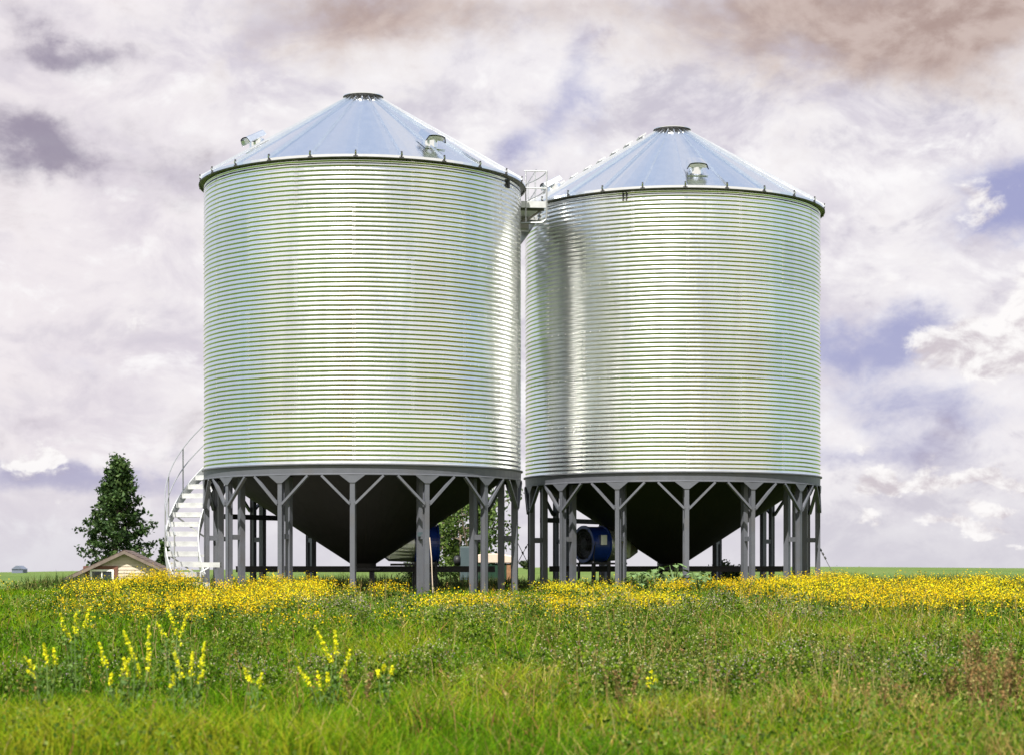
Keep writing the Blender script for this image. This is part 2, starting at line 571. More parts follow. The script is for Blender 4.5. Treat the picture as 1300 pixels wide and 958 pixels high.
    sheet = mix(m('MULTIPLY', ss(m('ABSOLUTE', X), 0.30, 0.6, 0.0, 0.7), front), sheet, (0.50, 0.64, 0.82))
    # relief: billows lit from above and behind the lens, their lower sides greyer
    rel = m('ADD', m('MULTIPLY', r_lo, 1.6), m('ADD', m('MULTIPLY', r_mid, 1.5), m('MULTIPLY', r_hi, 0.8)))
    lit = ss(rel, 0.0, 0.42); shd = ss(rel, 0.0, -0.42)
    sheet = mix(m('MULTIPLY', m('MULTIPLY', lit, front), 0.85), sheet, (0.97, 0.95, 0.96))
    wx = ss(ux, -0.12, 0.10, 0.28, 0.62)
    sheet = mix(m('MULTIPLY', m('MULTIPLY', shd, front), wx), sheet, (0.52, 0.49, 0.58))
    # openings
    nm = m('SUBTRACT', n_mid, 0.5); nh = m('SUBTRACT', n_hi, 0.5)
    gap_raw = m('ADD', g_gap, m('ADD', m('MULTIPLY', nm, 1.1), m('MULTIPLY', nh, 0.55)))
    gap = m('MULTIPLY', ss(gap_raw, 0.18, 0.85), 0.92)
    c = mix(gap, sheet, clear)
    hi_open = m('MULTIPLY', up, ss(n_lo, 0.66, 0.44))
    c = mix(m('MULTIPLY', hi_open, 0.9), c, high)
    dk_raw = m('ADD', g_dark, m('ADD', m('MULTIPLY', nm, 1.7), m('MULTIPLY', nh, 1.1)))
    c = mix(m('MULTIPLY', ss(dk_raw, 0.15, 1.25), 0.85), c, (0.25, 0.215, 0.31))
    br_raw = m('ADD', g_brown, m('ADD', m('MULTIPLY', nm, 1.5), m('MULTIPLY', nh, 0.6)))
    brc = mix(ss(m('ADD', n_mid, m('MULTIPLY', rel, 0.5)), 0.34, 0.70), (0.40, 0.285, 0.25), (0.57, 0.45, 0.41))
    c = mix(m('MULTIPLY', ss(br_raw, 0.05, 1.3), 0.92), c, brc)
    # low haze band over the horizon
    hz = m('MULTIPLY', ss(Z, 0.06, 0.0), 0.75)
    c = mix(hz, c, (0.66, 0.64, 0.70))
    # heaped clouds with crisp edges, grey-pink undersides
    cu_raw = m('ADD', g_cum, m('ADD', m('MULTIPLY', nh, 1.7), m('MULTIPLY', nm, 0.8)))
    cu = ss(cu_raw, 0.34, 0.80)
    relc = m('ADD', m('MULTIPLY', r_mid, 1.4), m('MULTIPLY', r_hi, 1.3))
    cucol = mix(ss(relc, 0.16, -0.30), (0.97, 0.945, 0.94), (0.62, 0.56, 0.60))
    c = mix(m('MULTIPLY', cu, 0.95), c, cucol)
    # below the horizon: dull earth tone
    c = mix(ss(Z, -0.002, -0.03), c, (0.10, 0.13, 0.05))
    nt.links.new(c, bg.inputs[0])
    w.cycles.sampling_method = 'MANUAL'; w.cycles.sample_map_resolution = 512


build_world()

scene.view_settings.view_transform = 'Standard'
scene.view_settings.look = 'None'
scene.view_settings.gamma = 1.0
scene.view_settings.exposure = 1.4
scene.render.engine = 'CYCLES'
scene.cycles.max_bounces = 8
scene.cycles.diffuse_bounces = 3
scene.cycles.glossy_bounces = 4
scene.cycles.transmission_bounces = 4
scene.cycles.use_denoising = True


# ------------------------------------------------------------------ ground
def build_ground():
    # one sheet, polar spacing so that it is fine near and reaches the horizon
    ds = np.concatenate([np.array([-60., -20., 0.]), np.geomspace(3, 120, 150), np.geomspace(126, 9000, 60)])
    us = np.linspace(-1, 1, 141)
    D_, U_ = np.meshgrid(ds, us, indexing='ij')
    half = np.where(D_ < 3, 80, 70 + np.abs(D_) * 0.9)
    X = U_ * np.abs(U_) ** 0.3 * half; Yv = D_
    Z = ground_z(X, Yv)
    V = np.stack([X, Yv, Z], -1).reshape(-1, 3)
    nr, nc = D_.shape
    i = np.arange(nr - 1)[:, None] * nc + np.arange(nc - 1)[None]
    Q = np.stack([i, i + 1, i + nc + 1, i + nc], -1).reshape(-1, 4)
    m, nt, out = new_mat('meadow_and_field')
    b = N(nt, 'ShaderNodeBsdfPrincipled'); nt.links.new(b.outputs[0], out.inputs[0])
    b.inputs['Roughness'].default_value = 0.9; b.inputs['Specular IOR Level'].default_value = 0.1
    g = N(nt, 'ShaderNodeNewGeometry')
    sp = N(nt, 'ShaderNodeSeparateXYZ'); nt.links.new(g.outputs['Position'], sp.inputs[0])

    def nz(scale, det, sc=(1, 1, 1)):
        mp = N(nt, 'ShaderNodeMapping'); mp.inputs['Scale'].default_value = sc
        nt.links.new(g.outputs['Position'], mp.inputs['Vector'])
        n = N(nt, 'ShaderNodeTexNoise'); n.inputs['Scale'].default_value = scale; n.inputs['Detail'].default_value = det
        nt.links.new(mp.outputs[0], n.inputs['Vector']); return n.outputs[0]

    def ramp(x, stops):
        r = N(nt, 'ShaderNodeValToRGB'); nt.links.new(x, r.inputs[0])
        e = r.color_ramp.elements
        while len(e) < len(stops): e.new(0.5)
        for k, (p, c) in enumerate(stops): e[k].position = p; e[k].color = (*c, 1)
        return r.outputs[0]

    near = ramp(nz(2.5, 8), [(0.3, (0.022, 0.040, 0.006)), (0.5, (0.045, 0.085, 0.010)), (0.7, (0.09, 0.12, 0.022))])
    # far crop: drill rows and slow patches
    f1 = ramp(nz(0.02, 6, (1, 0.35, 1)), [(0.3, (0.060, 0.098, 0.020)), (0.5, (0.075, 0.115, 0.026)), (0.72, (0.10, 0.125, 0.034))])
    f2 = nz(1.1, 7, (1, 0.25, 1))
    mr = N(nt, 'ShaderNodeMapRange'); mr.inputs[1].default_value = 0.3; mr.inputs[2].default_value = 0.7
    mr.inputs[3].default_value = 0.75; mr.inputs[4].default_value = 1.2
    nt.links.new(f2, mr.inputs[0])
    vm = N(nt, 'ShaderNodeVectorMath', operation='SCALE'); nt.links.new(f1, vm.inputs[0]); nt.links.new(mr.outputs[0], vm.inputs['Scale'])
    t = N(nt, 'ShaderNodeMapRange'); t.inputs[1].default_value = 62; t.inputs[2].default_value = 80
    nt.links.new(sp.outputs[1], t.inputs[0])
    mx = N(nt, 'ShaderNodeMixRGB'); nt.links.new(t.outputs[0], mx.inputs[0])
    nt.links.new(near, mx.inputs[1]); nt.links.new(vm.outputs[0], mx.inputs[2])
    nt.links.new(mx.outputs[0], b.inputs['Base Color'])
    bp = N(nt, 'ShaderNodeBump'); bp.inputs['Strength'].default_value = 0.6; bp.inputs['Distance'].default_value = 0.15
    nt.links.new(nz(3.0, 8), bp.inputs['Height']); nt.links.new(bp.outputs[0], b.inputs['Normal'])
    o = mesh_np('ground', V, Q, None, None, m, smooth=True)
    tag(o, 'rolling green meadow and crop field reaching the horizon', kind='structure')


build_ground()

# ------------------------------------------------------------------ grain bins
BR = 3.65
ZR0, ZR1 = 2.585, 2.82        # base ring
ZE = 9.40                     # eave
RISE = 0.600                  # roof slope
RE = 3.77                     # eave overhang radius
RC = 0.42                     # peak collar radius
BIN1 = Vector((-3.45, 46.4, 0)); BIN2 = Vector((3.99, 49.9, 0))


def pol(r, a, z):
    return Vector((r * math.sin(a), -r * math.cos(a), z))


def wall_mesh(name, parent, seed):
    nc = 66; per = 8; cols = 192
    rows = nc * per + 1
    zs = np.linspace(ZR1 + 0.005, ZE, rows)
    aa = np.arange(cols) / cols * 2 * PI
    A, Zz = np.meshgrid(aa, zs, indexing='ij')
    pitch = (ZE - ZR1) / nc
    # sheets never lie perfectly true: slow waviness of the corrugations
    wob = (fbm(A * 9 + seed, Zz * 1.3, 3) - 0.5) * 0.010
    lo = (fbm(A * 4 + seed * 2, Zz * 0.7 + 40, 2) - 0.5) * 0.012
    th = (Zz + wob - ZR1) / pitch * 2 * PI
    Rr = BR + 0.0084 * np.cos(th + 0.40 * (np.cos(th) - 1)) + lo
    # close the seam of the noise
    tier = np.floor((Zz - ZR1 - 1e-4) / ((ZE - ZR1) / 6)).astype(int)
    sh = np.floor((A + (tier % 2) * 2 * PI / 18 - 0.02) / (2 * PI / 9)).astype(int) % 9
    rnd = _perm[(sh * 7 + seed) % 256, (tier * 13 + 5) % 256]
    Rr = Rr + 0.004 * (_perm[(sh * 11 + seed + 3) % 256, (tier * 5 + 9) % 256] - 0.5)
    V = np.stack([Rr * np.sin(A), -Rr * np.cos(A), Zz + 0.010 * (rnd - 0.5)], -1).reshape(-1, 3)
    i = np.arange(cols)[:, None] * rows; j = ((np.arange(cols) + 1) % cols)[:, None] * rows
    k = np.arange(rows - 1)[None]
    Q = np.stack([i + k, j + k, j + k + 1, i + k + 1], -1).reshape(-1, 4)
    # faint sheet to sheet tone
    tone = 0.88 + 0.14 * rnd
    return mesh_np(name, V, Q, None, np.repeat(tone.reshape(-1, 1), 3, 1), M['galv'], parent, smooth=True)


def bolts_mesh(name, parent):
    mb = MB()
    for tier in range(6):
        z0 = ZR1 + (ZE - ZR1) / 6 * tier
        for s in range(9):
            a = s * 2 * PI / 9 - (tier % 2) * 2 * PI / 18 + 0.02
            for q in range(11):
                z = z0 + (q + 0.5) * (ZE - ZR1) / 66
                z = z0 + (q + 1.0) * (ZE - ZR1) / 66
                for da in (-0.006, 0.006):
                    mb.box(pol(BR + 0.010, a + da, z), (0.025, 0.018, 0.025), Matrix.Rotation(a, 3, 'Z'))
    for tier in range(1, 6):
        z = ZR1 + (ZE - ZR1) / 6 * tier
        for s in range(90):
            a = s * 2 * PI / 90
            mb.box(pol(BR + 0.010, a, z), (0.018, 0.014, 0.018), Matrix.Rotation(a, 3, 'Z'))
    return mb.build(name, M['bolt'], parent)


def make_vent(parent, a, r):
    """goose-neck roof vent: round neck on the roof, hooded box with its mouth looking down the slope"""
    z = ZE + (RE - r) * RISE
    base = pol(r, a, z)
    mb = MB()
    # short neck, leaning with the roof
    mb.lathe([(0.17, -0.12), (0.17, 0.16), (0.15, 0.16)], 20, M4=Matrix.Translation(base))
    hood = mb.build('roof_vent', M['galv_roof'], parent, smooth=False)
    # hood: half drum whose axis is tangential, open at the lower end
    tang = Vector((math.cos(a), math.sin(a), 0)); outw = Vector((math.sin(a), -math.cos(a), 0)); up = Vector((0, 0, 1))
    slope = (outw * 1.0 - up * RISE).normalized(); nrm = (up * 1.0 + outw * RISE).normalized()
    org = base + nrm * 0.12
    prof = []
    for k in range(10):
        t = PI * k / 9
        prof.append((-0.25 + 0.50 * k / 9, 0.03 + 0.15 * max(0.0, math.sin(t)) ** 0.22))
    mb2 = MB()
    n = len(prof)
    vs = []
    for s, sc in ((-0.26, 0.85), (0.20, 1.05)):
        for x, h in prof:
            vs.append(org + tang * x * sc + slope * s + nrm * h * sc)
        for x, h in reversed(prof):
            vs.append(org + tang * x * sc * 0.93 + slope * s + nrm * (h * sc * 0.9 - 0.01))
    m_ = 2 * n
    fs = [(i, (i + 1) % m_, (i + 1) % m_ + m_, i + m_) for i in range(m_)]
    fs.append(tuple(range(n)))
    mb2.add(vs, fs)
    mb2.build('hood', M['galv_roof'], hood)
    mb3 = MB()
    mb3.add([org + tang * x * 0.95 + slope * 0.10 + nrm * h * 0.9 for x, h in prof], [tuple(range(n))])
    mb3.build('screen', M['galv_duct'], hood)
    # flat flashing sheet under the neck
    mb4 = MB(); rot = Matrix((tang, slope, nrm)).transposed()
    mb4.box(base + nrm * 0.012, (0.5, 0.52, 0.012), rot)
    mb4.build('flashing', M['galv_roof'], hood)
    return hood


def make_bin(loc, off_leg, off_rib, vents, seed, name='grain_bin'):
    root = empty(name, loc)
    wall_mesh('corrugated_wall', root, seed)
    bolts_mesh('bolts', root)
    # --- roof: 24 flat panels, folded rib on every joint
    mb = MB(); nr = 24
    zc = ZE + (RE - RC) * RISE
    th = 2 * PI / nr
    lip = 0.055
    for k in range(nr):
        a0 = off_rib + k * th; a1 = a0 + th
        seg = 4
        for s in range(seg):
            b0 = a0 + th * s / seg; b1 = a0 + th * (s + 1) / seg
            p = [pol(RE, b0, ZE), pol(RE, b1, ZE), pol(RC - 0.05, b1, zc + 0.05 * RISE), pol(RC - 0.05, b0, zc + 0.05 * RISE)]
            mb.add(p, [(0, 1, 2, 3)])
            # turned-down lip
            mb.add([pol(RE, b0, ZE), pol(RE, b1, ZE), pol(RE + 0.005, b1, ZE - lip), pol(RE + 0.005, b0, ZE - lip)], [(0, 3, 2, 1)])
    # ribs
    for k in range(nr):
        a = off_rib + k * th
        tang = Vector((math.cos(a), math.sin(a), 0))
        nrm = (Vector((0, 0, 1)) + Vector((math.sin(a), -math.cos(a), 0)) * RISE).normalized()
        e = pol(RE + 0.01, a, ZE - 0.01 * RISE); c = pol(RC - 0.03, a, zc + 0.03 * RISE)
        vs = []
        for p, w, h in ((e, 0.024, 0.055), (c, 0.018, 0.045)):
            vs += [p - tang * w, p - tang * w * 0.5 + nrm * h, p + tang * w * 0.5 + nrm * h, p + tang * w]
        mb.add(vs, [(0, 1, 5, 4), (1, 2, 6, 5), (2, 3, 7, 6), (0, 3, 2, 1)])
    roof = mb.build('roof', M['galv_roof'], root)
    # eave soffit and angle
    mb = MB()
    mb.lathe([(BR - 0.03, ZE - 0.02), (BR + 0.03, ZE - 0.008), (RE - 0.005, ZE - 0.012), (RE - 0.005, ZE - 0.07), (RE - 0.03, ZE - 0.07),
              (RE - 0.04, ZE - 0.03), (BR - 0.03, ZE - 0.03)], 96)
    mb.build('eave_angle', M['soffit'], root)
    for k in range(nr):
        a = off_rib + k * th
        mb = MB()
        mb.box(pol(RE + 0.008, a, ZE + 0.03), (0.035, 0.025, 0.11), Matrix.Rotation(a, 3, 'Z'))
        mb.box(pol(RE - 0.004, a, ZE - 0.05), (0.10, 0.03, 0.035), Matrix.Rotation(a, 3, 'Z'))
        mb.build('eave_clip', M['clip'], root)
    # peak: collar and lid
    mb = MB()
    mb.lathe([(RC - 0.02, zc - 0.03), (RC + 0.005, zc + 0.03), (RC + 0.045, zc + 0.068), (RC - 0.1, zc + 0.068)], 40)
    cap = mb.build('peak_collar', M['clip'], root)
    mb = MB()
    mb.lathe([(0.001, zc + 0.125), (0.2, zc + 0.118), (RC - 0.04, zc + 0.10), (RC + 0.05, zc + 0.085), (RC + 0.05, zc + 0.070), (0.001, zc + 0.07)], 40)
    mb.build('lid', M['galv_roof'], cap, smooth=False)
    for a, rv in vents: make_vent(root, a, rv)
    # --- base ring: rolled channel
    mb = MB()
    mb.lathe([(BR - 0.09, ZR1 + 0.004), (BR + 0.055, ZR1 + 0.004), (BR + 0.055, ZR1 - 0.022), (BR + 0.012, ZR1 - 0.030), (BR + 0.006, ZR0 + 0.03),
              (BR + 0.03, ZR0 + 0.02), (BR + 0.03, ZR0), (BR - 0.09, ZR0)], 112)
    mb.build('base_ring', M['grey'], root)
    # --- hopper cone
    mb = MB()
    CB = 0.69
    sl = (2.80 - CB) / (3.56 - 0.30)
    ribs = []
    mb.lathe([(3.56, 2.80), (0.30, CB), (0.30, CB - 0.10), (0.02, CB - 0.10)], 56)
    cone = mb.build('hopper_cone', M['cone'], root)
    mb = MB()
    mb.box((0, 0.05, CB - 0.13), (0.80, 0.9, 0.05)); mb.box((0, -0.45, CB - 0.14), (0.5, 0.05, 0.03))
    mb.build('slide_gate', M['black'], cone)
    # --- legs
    nl = 14
    for k in range(nl):
        a = off_leg + k * 2 * PI / nl
        rot = Matrix.Rotation(a, 3, 'Z')
        tang = Vector((math.cos(a), math.sin(a), 0)); outw = Vector((math.sin(a), -math.cos(a), 0))
        ro = 3.60
        mb = MB()
        # wide flange section: two flanges, one web
        h = ZR0 - 0.001
        mb.box(pol(ro + 0.055, a, h / 2), (0.105, 0.012, h), rot)
        mb.box(pol(ro - 0.055, a, h / 2), (0.105, 0.012, h), rot)
        mb.box(pol(ro, a, h / 2), (0.062, 0.098, h), rot)
        mb.box(pol(ro, a, 0.012), (0.26, 0.26, 0.024), rot)
        leg = mb.build('leg', M['grey'], root)
        mb = MB()
        c = pol(ro + 0.068, a, 0)
        mb.prism([(-0.28, ZR0 - 0.002), (0.28, ZR0 - 0.002), (0.06, ZR0 - 0.17), (-0.06, ZR0 - 0.17)], -0.006, 0.006,
                 lambda p: rot @ p + c)
        mb.build('gusset_plate', M['grey'], leg)
        for s in (-1, 1):
            da = s * 0.66 / ro
            mb = MB()
            p0 = pol(ro + 0.05, a, ZR0 - 0.62) + tang * s * 0.058
            p1 = pol(ro + 0.05, a + da, ZR0 - 0.012)
            mb.bar(p0, p1, 0.05, 0.075, outw)
            # the brace ends in a flat lug
            mb.box(p0 + Vector((0, 0, 0.03)) + outw * 0.0, (0.012, 0.07, 0.12), rot)
            mb.build('knee_brace', M['grey'], leg)
        # inner post up to the cone
        ri = 3.28
        hz = CB + (ri - 0.30) * sl - 0.05
        mb = MB()
        mb.box(pol(ri, a, hz / 2), (0.115, 0.13, hz), rot)
        mb.box(pol(ri, a, 0.014), (0.24, 0.24, 0.028), rot)
        post = mb.build('inner_post', M['grey'], root)
        mb = MB()
        mb.bar(pol(ro - 0.062, a, 1.27), pol(ri + 0.066, a, 1.27), 0.08, 0.11)
        mb.build('tie_bar', M['grey'], post)
    # beams that carry the gate, chord from post to post
    for (s, yb) in ((0, 0.0),):
        mb = MB()
        mb.box((0, 0.72, 0.615), (6.1, 0.09, 0.035)); mb.box((0, 0.72, 0.555), (6.1, 0.05, 0.09)); mb.box((0, 0.72, 0.50), (6.1, 0.09, 0.02))
        mb.build('cross_beam', M['black'], root)
    mb = MB(); mb.bar(pol(3.28, -97 * R_(1), 1.79), pol(3.28, -150 * R_(1), 1.79), 0.08, 0.12)
    mb.build('cross_beam', M['black'], root)
    return root


DEG = R_(1)
bin1 = make_bin(BIN1, 0.6 * DEG, 1.8 * DEG, [(33 * DEG, 3.03), (-62 * DEG, 2.62), (123 * DEG, 3.03), (213 * DEG, 3.03)], 3)
tag(bin1, 'galvanised hopper grain bin on grey legs, nearer one wrapped by the spiral staircase', 'grain bin', 'corrugated grain bins side by side')
bin2 = make_bin(BIN2, 0.8 * DEG, 0.1 * DEG, [(6 * DEG, 3.03), (-77 * DEG, 3.03), (103 * DEG, 3.03), (193 * DEG, 3.03)], 29)
tag(bin2, 'galvanised hopper grain bin on grey legs, farther one with rungs up its roof edge', 'grain bin', 'corrugated grain bins side by side')

# small twin hangers on the walls
for b_, a in ((bin1, 66.5 * DEG), (bin2, -22 * DEG)):
    mb = MB()
    for da in (-0.010, 0.012):
        mb.box(pol(BR + 0.022, a + da, ZE - 0.20), (0.028, 0.03, 0.19), Matrix.Rotation(a, 3, 'Z'))
    mb.build('hanger_bracket', M['clip'], b_)

# rungs of the roof ladder on the farther bin
mb = MB()
a = -84 * DEG
tang = Vector((math.cos(a), math.sin(a), 0)); outw = Vector((math.sin(a), -math.cos(a), 0))
nrm = (Vector((0, 0, 1)) + outw * RISE).normalized()
for k in range(9):
    r = 3.45 - k * 0.34
    c = pol(r, a, ZE + (RE - r) * RISE) + nrm * 0.085
    mb.box(c, (0.42, 0.20, 0.025), Matrix((tang, (outw - Vector((0, 0, RISE))).normalized(), nrm)).transposed())
    for s in (-0.19, 0.19):
        mb.box(c + tang * s - nrm * 0.045, (0.025, 0.04, 0.09), Matrix.Rotation(a, 3, 'Z'))
mb.build('roof_ladder', M['galv_stair'], bin2)
# junction box and conduit on one front leg of the nearer bin
mb = MB()
aj = (0.6 + 360 / 14) * DEG
mb.box(pol(3.28 + 0.10, aj - 0.01, 1.32), (0.12, 0.07, 0.09), Matrix.Rotation(aj, 3, 'Z'))
mb.build('junction_box', M['cabinet'], bin1)
mb = MB()
mb.tube([pol(3.69, aj + 0.012, 1.25), pol(3.72, aj + 0.02, 0.8), pol(3.70, aj + 0.028, 0.35), pol(3.68, aj + 0.035, 0.02)], 0.012, 6)
mb.build('conduit', M['beige'], bin1)

# concrete pads
for i, b_ in enumerate((BIN1, BIN2)):
    mb = MB()
    z = -0.25
    mb.lathe([(0.01, 0.0), (4.0, 0.0), (4.06, -0.03), (4.06, z)], 64)
    o = mb.build('concrete_pad', M['concrete'], None, loc=b_ + Vector((0, 0, -0.004)))
    tag(o, 'round concrete pad under the %s grain bin' % ('nearer' if i == 0 else 'farther'), kind='structure')

# ------------------------------------------------------------------ spiral staircase on the nearer bin
stair = empty('spiral_staircase', BIN1)
tag(stair, 'bright galvanised spiral staircase with handrail climbing round the nearer grain bin', 'staircase')
NS = 39; RISER = 0.231; DA = -4.7 * DEG; A0 = -60.5 * DEG
RI_, RO_ = 3.80, 4.50


def stair_pos(t, r, dz=0.0):
    return pol(r, A0 + DA * t, 0.04 + RISER * t + dz)


def step_mesh():
    mb = MB()
    a = 0.0; w = abs(DA)
    # tread plate and turned down front/rear edges (local: around bin axis, step starts at angle 0 and turns backwards)
    t = 0.03
    def sect(a0, a1, z0, z1):
        vs = [pol(RI_, a0, z0), pol(RO_, a0, z0), pol(RO_, a1, z0), pol(RI_, a1, z0),
              pol(RI_, a0, z1), pol(RO_, a0, z1), pol(RO_, a1, z1), pol(RI_, a1, z1)]
        mb.add(vs, [(0, 1, 2, 3), (7, 6, 5, 4), (0, 4, 5, 1), (1, 5, 6, 2), (2, 6, 7, 3), (3, 7, 4, 0)])
    sect(0, DA * 1.0, -t, 0.0)
    sect(0.0, DA * 0.06, -0.115, -t - 0.001)
    sect(DA * 0.94, DA * 1.0, -0.07, -t - 0.001)
    return mb


step0 = step_mesh().build('step', M['galv_stair'], stair)
steps = [step0]
for k in range(NS):
    s = step0 if k == 0 else step0.copy()
    if k: COL.objects.link(s); s.parent = stair
    s.rotation_euler = (0, 0, A0 + DA * k); s.location = (0, 0, 0.04 + RISER * (k + 1))
for r, nm_ in ((RI_ - 0.02, 'stringer'), (RO_ + 0.02, 'stringer')):
    mb = MB()
    prev = None
    vs = []; n = 100
    for i in range(n + 1):
        t = NS * i / n
        for dr in (-0.012, 0.012):
            for dz in (-0.02, 0.26):
                vs.append(stair_pos(t, r + dr, dz - 0.05))
    fs = []
    for i in range(n):
        q = i * 4
        fs += [(q, q + 4, q + 5, q + 1), (q + 2, q + 3, q + 7, q + 6), (q, q + 2, q + 6, q + 4), (q + 1, q + 5, q + 7, q + 3)]
    fs += [(0, 1, 3, 2), (n * 4, n * 4 + 2, n * 4 + 3, n * 4 + 1)]
    mb.add(vs, fs); mb.build(nm_, M['galv_stair'], stair)
for hh in (0.98, 0.50):
    mb = MB()
    mb.tube([stair_pos(NS * i / 90 + 0.3, RO_ + 0.03, 0.22 + hh) for i in range(90)], 0.014, 7)
    mb.build('handrail', M['rail'], stair)
for i in range(0, 14):
    t = 0.5 + i * 3 if i < 13 else NS - 0.3
    mb = MB()
    mb.tube([stair_pos(t, RO_ + 0.03, -0.02), stair_pos(t, RO_ + 0.03, 0.22 + 0.98)], 0.016, 7)
    mb.build('post', M['rail'], stair)
# struts that hold the stair off the wall and legs
for i in range(3, NS, 4):
    mb = MB()
    mb.bar(stair_pos(i + 0.5, BR + 0.0, 0.02), stair_pos(i + 0.5, RO_ - 0.05, 0.02), 0.05, 0.05)
    mb.bar(stair_pos(i + 0.5, BR - 0.02, -0.55), stair_pos(i + 0.5, RO_ - 0.1, 0.0), 0.035, 0.035)
    mb.build('strut', M['galv_stair'], stair)
# foot bracket beside the lowest step
mb = MB()
pb = Vector((-3.55, -1.9, 0.66))
mb.box(pb + Vector((0.22, 0, 0)), (0.60, 0.25, 0.11))
mb.tube([pb + Vector((0.28, -0.1, -0.06)), pb + Vector((0.10, -0.12, -0.16)), pb + Vector((0.06, -0.12, -0.66))], 0.022, 8)
mb.build('foot_bracket', M['galv_stair'], stair)
# landing on the far right of the nearer bin
ZP = 0.04 + RISER * NS
aS = A0 + DA * NS; aE = -264.5 * DEG
mb = MB(); seg = 10; rp0, rp1 = BR + 0.03, 4.26
for i in range(seg):
    a0 = aS + (aE - aS) * i / seg; a1 = aS + (aE - aS) * (i + 1) / seg
    vs = [pol(rp0, a0, ZP - 0.03), pol(rp1, a0, ZP - 0.03), pol(rp1, a1, ZP - 0.03), pol(rp0, a1, ZP - 0.03),
          pol(rp0, a0, ZP), pol(rp1, a0, ZP), pol(rp1, a1, ZP), pol(rp0, a1, ZP)]
    mb.add(vs, [(0, 1, 2, 3), (7, 6, 5, 4), (0, 4, 5, 1), (1, 5, 6, 2), (2, 6, 7, 3), (3, 7, 4, 0)])
plat = mb.build('landing', M['galv_stair'], stair)
mb = MB()
mb.bar(pol(rp0, aE, ZP + 0.02), pol(rp1, aE, ZP + 0.02), 0.02, 0.15)
for i in range(seg):
    a0 = aS + (aE - aS) * i / seg; a1 = aS + (aE - aS) * (i + 1) / seg
    mb.bar(pol(rp1, a0, ZP + 0.06), pol(rp1, a1, ZP + 0.06), 0.012, 0.13)
mb.build('toe_board', M['galv_stair'], plat)
mb = MB()
g0 = pol(rp1 + 0.02, aE, 0)
# corner post bent under the floor back to the wall
mb.tube([pol(rp1 + 0.02, aE, ZP + 0.80), pol(rp1 + 0.02, aE, ZP - 0.20), pol(rp1 + 0.0, aE, ZP - 0.33), pol(rp1 - 0.09, aE, ZP - 0.40), pol(BR, aE, ZP - 0.42)], 0.020, 8)
mb.tube([pol(BR + 0.14, aE, ZP + 0.80), pol(BR + 0.14, aE, ZP - 0.42)], 0.015, 8)
for h in (0.80, 0.40):
    mb.tube([pol(BR + 0.1, aE, ZP + h), pol(rp1 + 0.02, aE, ZP + h)], 0.014, 8)
    mb.tube([pol(rp1 + 0.02, aE + (aS - aE) * i / 10, ZP + h) for i in range(11)], 0.014, 7)
for i in (10,):
    a_ = aE + (aS - aE) * i / 10
    mb.tube([pol(rp1 + 0.02, a_, ZP - 0.03), pol(rp1 + 0.02, a_, ZP + 0.80)], 0.015, 7)
mb.build('guard_rail', M['rail'], plat)
mb = MB()
for a_ in (aE + 0.06, aE + 0.35):
    mb.bar(pol(BR, a_, ZP - 0.45), pol(rp1 - 0.05, a_, ZP - 0.05), 0.05, 0.05)
    mb.bar(pol(BR + 0.02, a_, ZP - 0.06), pol(rp1, a_, ZP - 0.06), 0.05, 0.05)
mb.box(pol(BR + 0.10, aE + 0.02, ZP - 0.47), (0.16, 0.22, 0.16), Matrix.Rotation(aE, 3, 'Z'))
mb.build('landing_bracket', M['soffit'], plat)


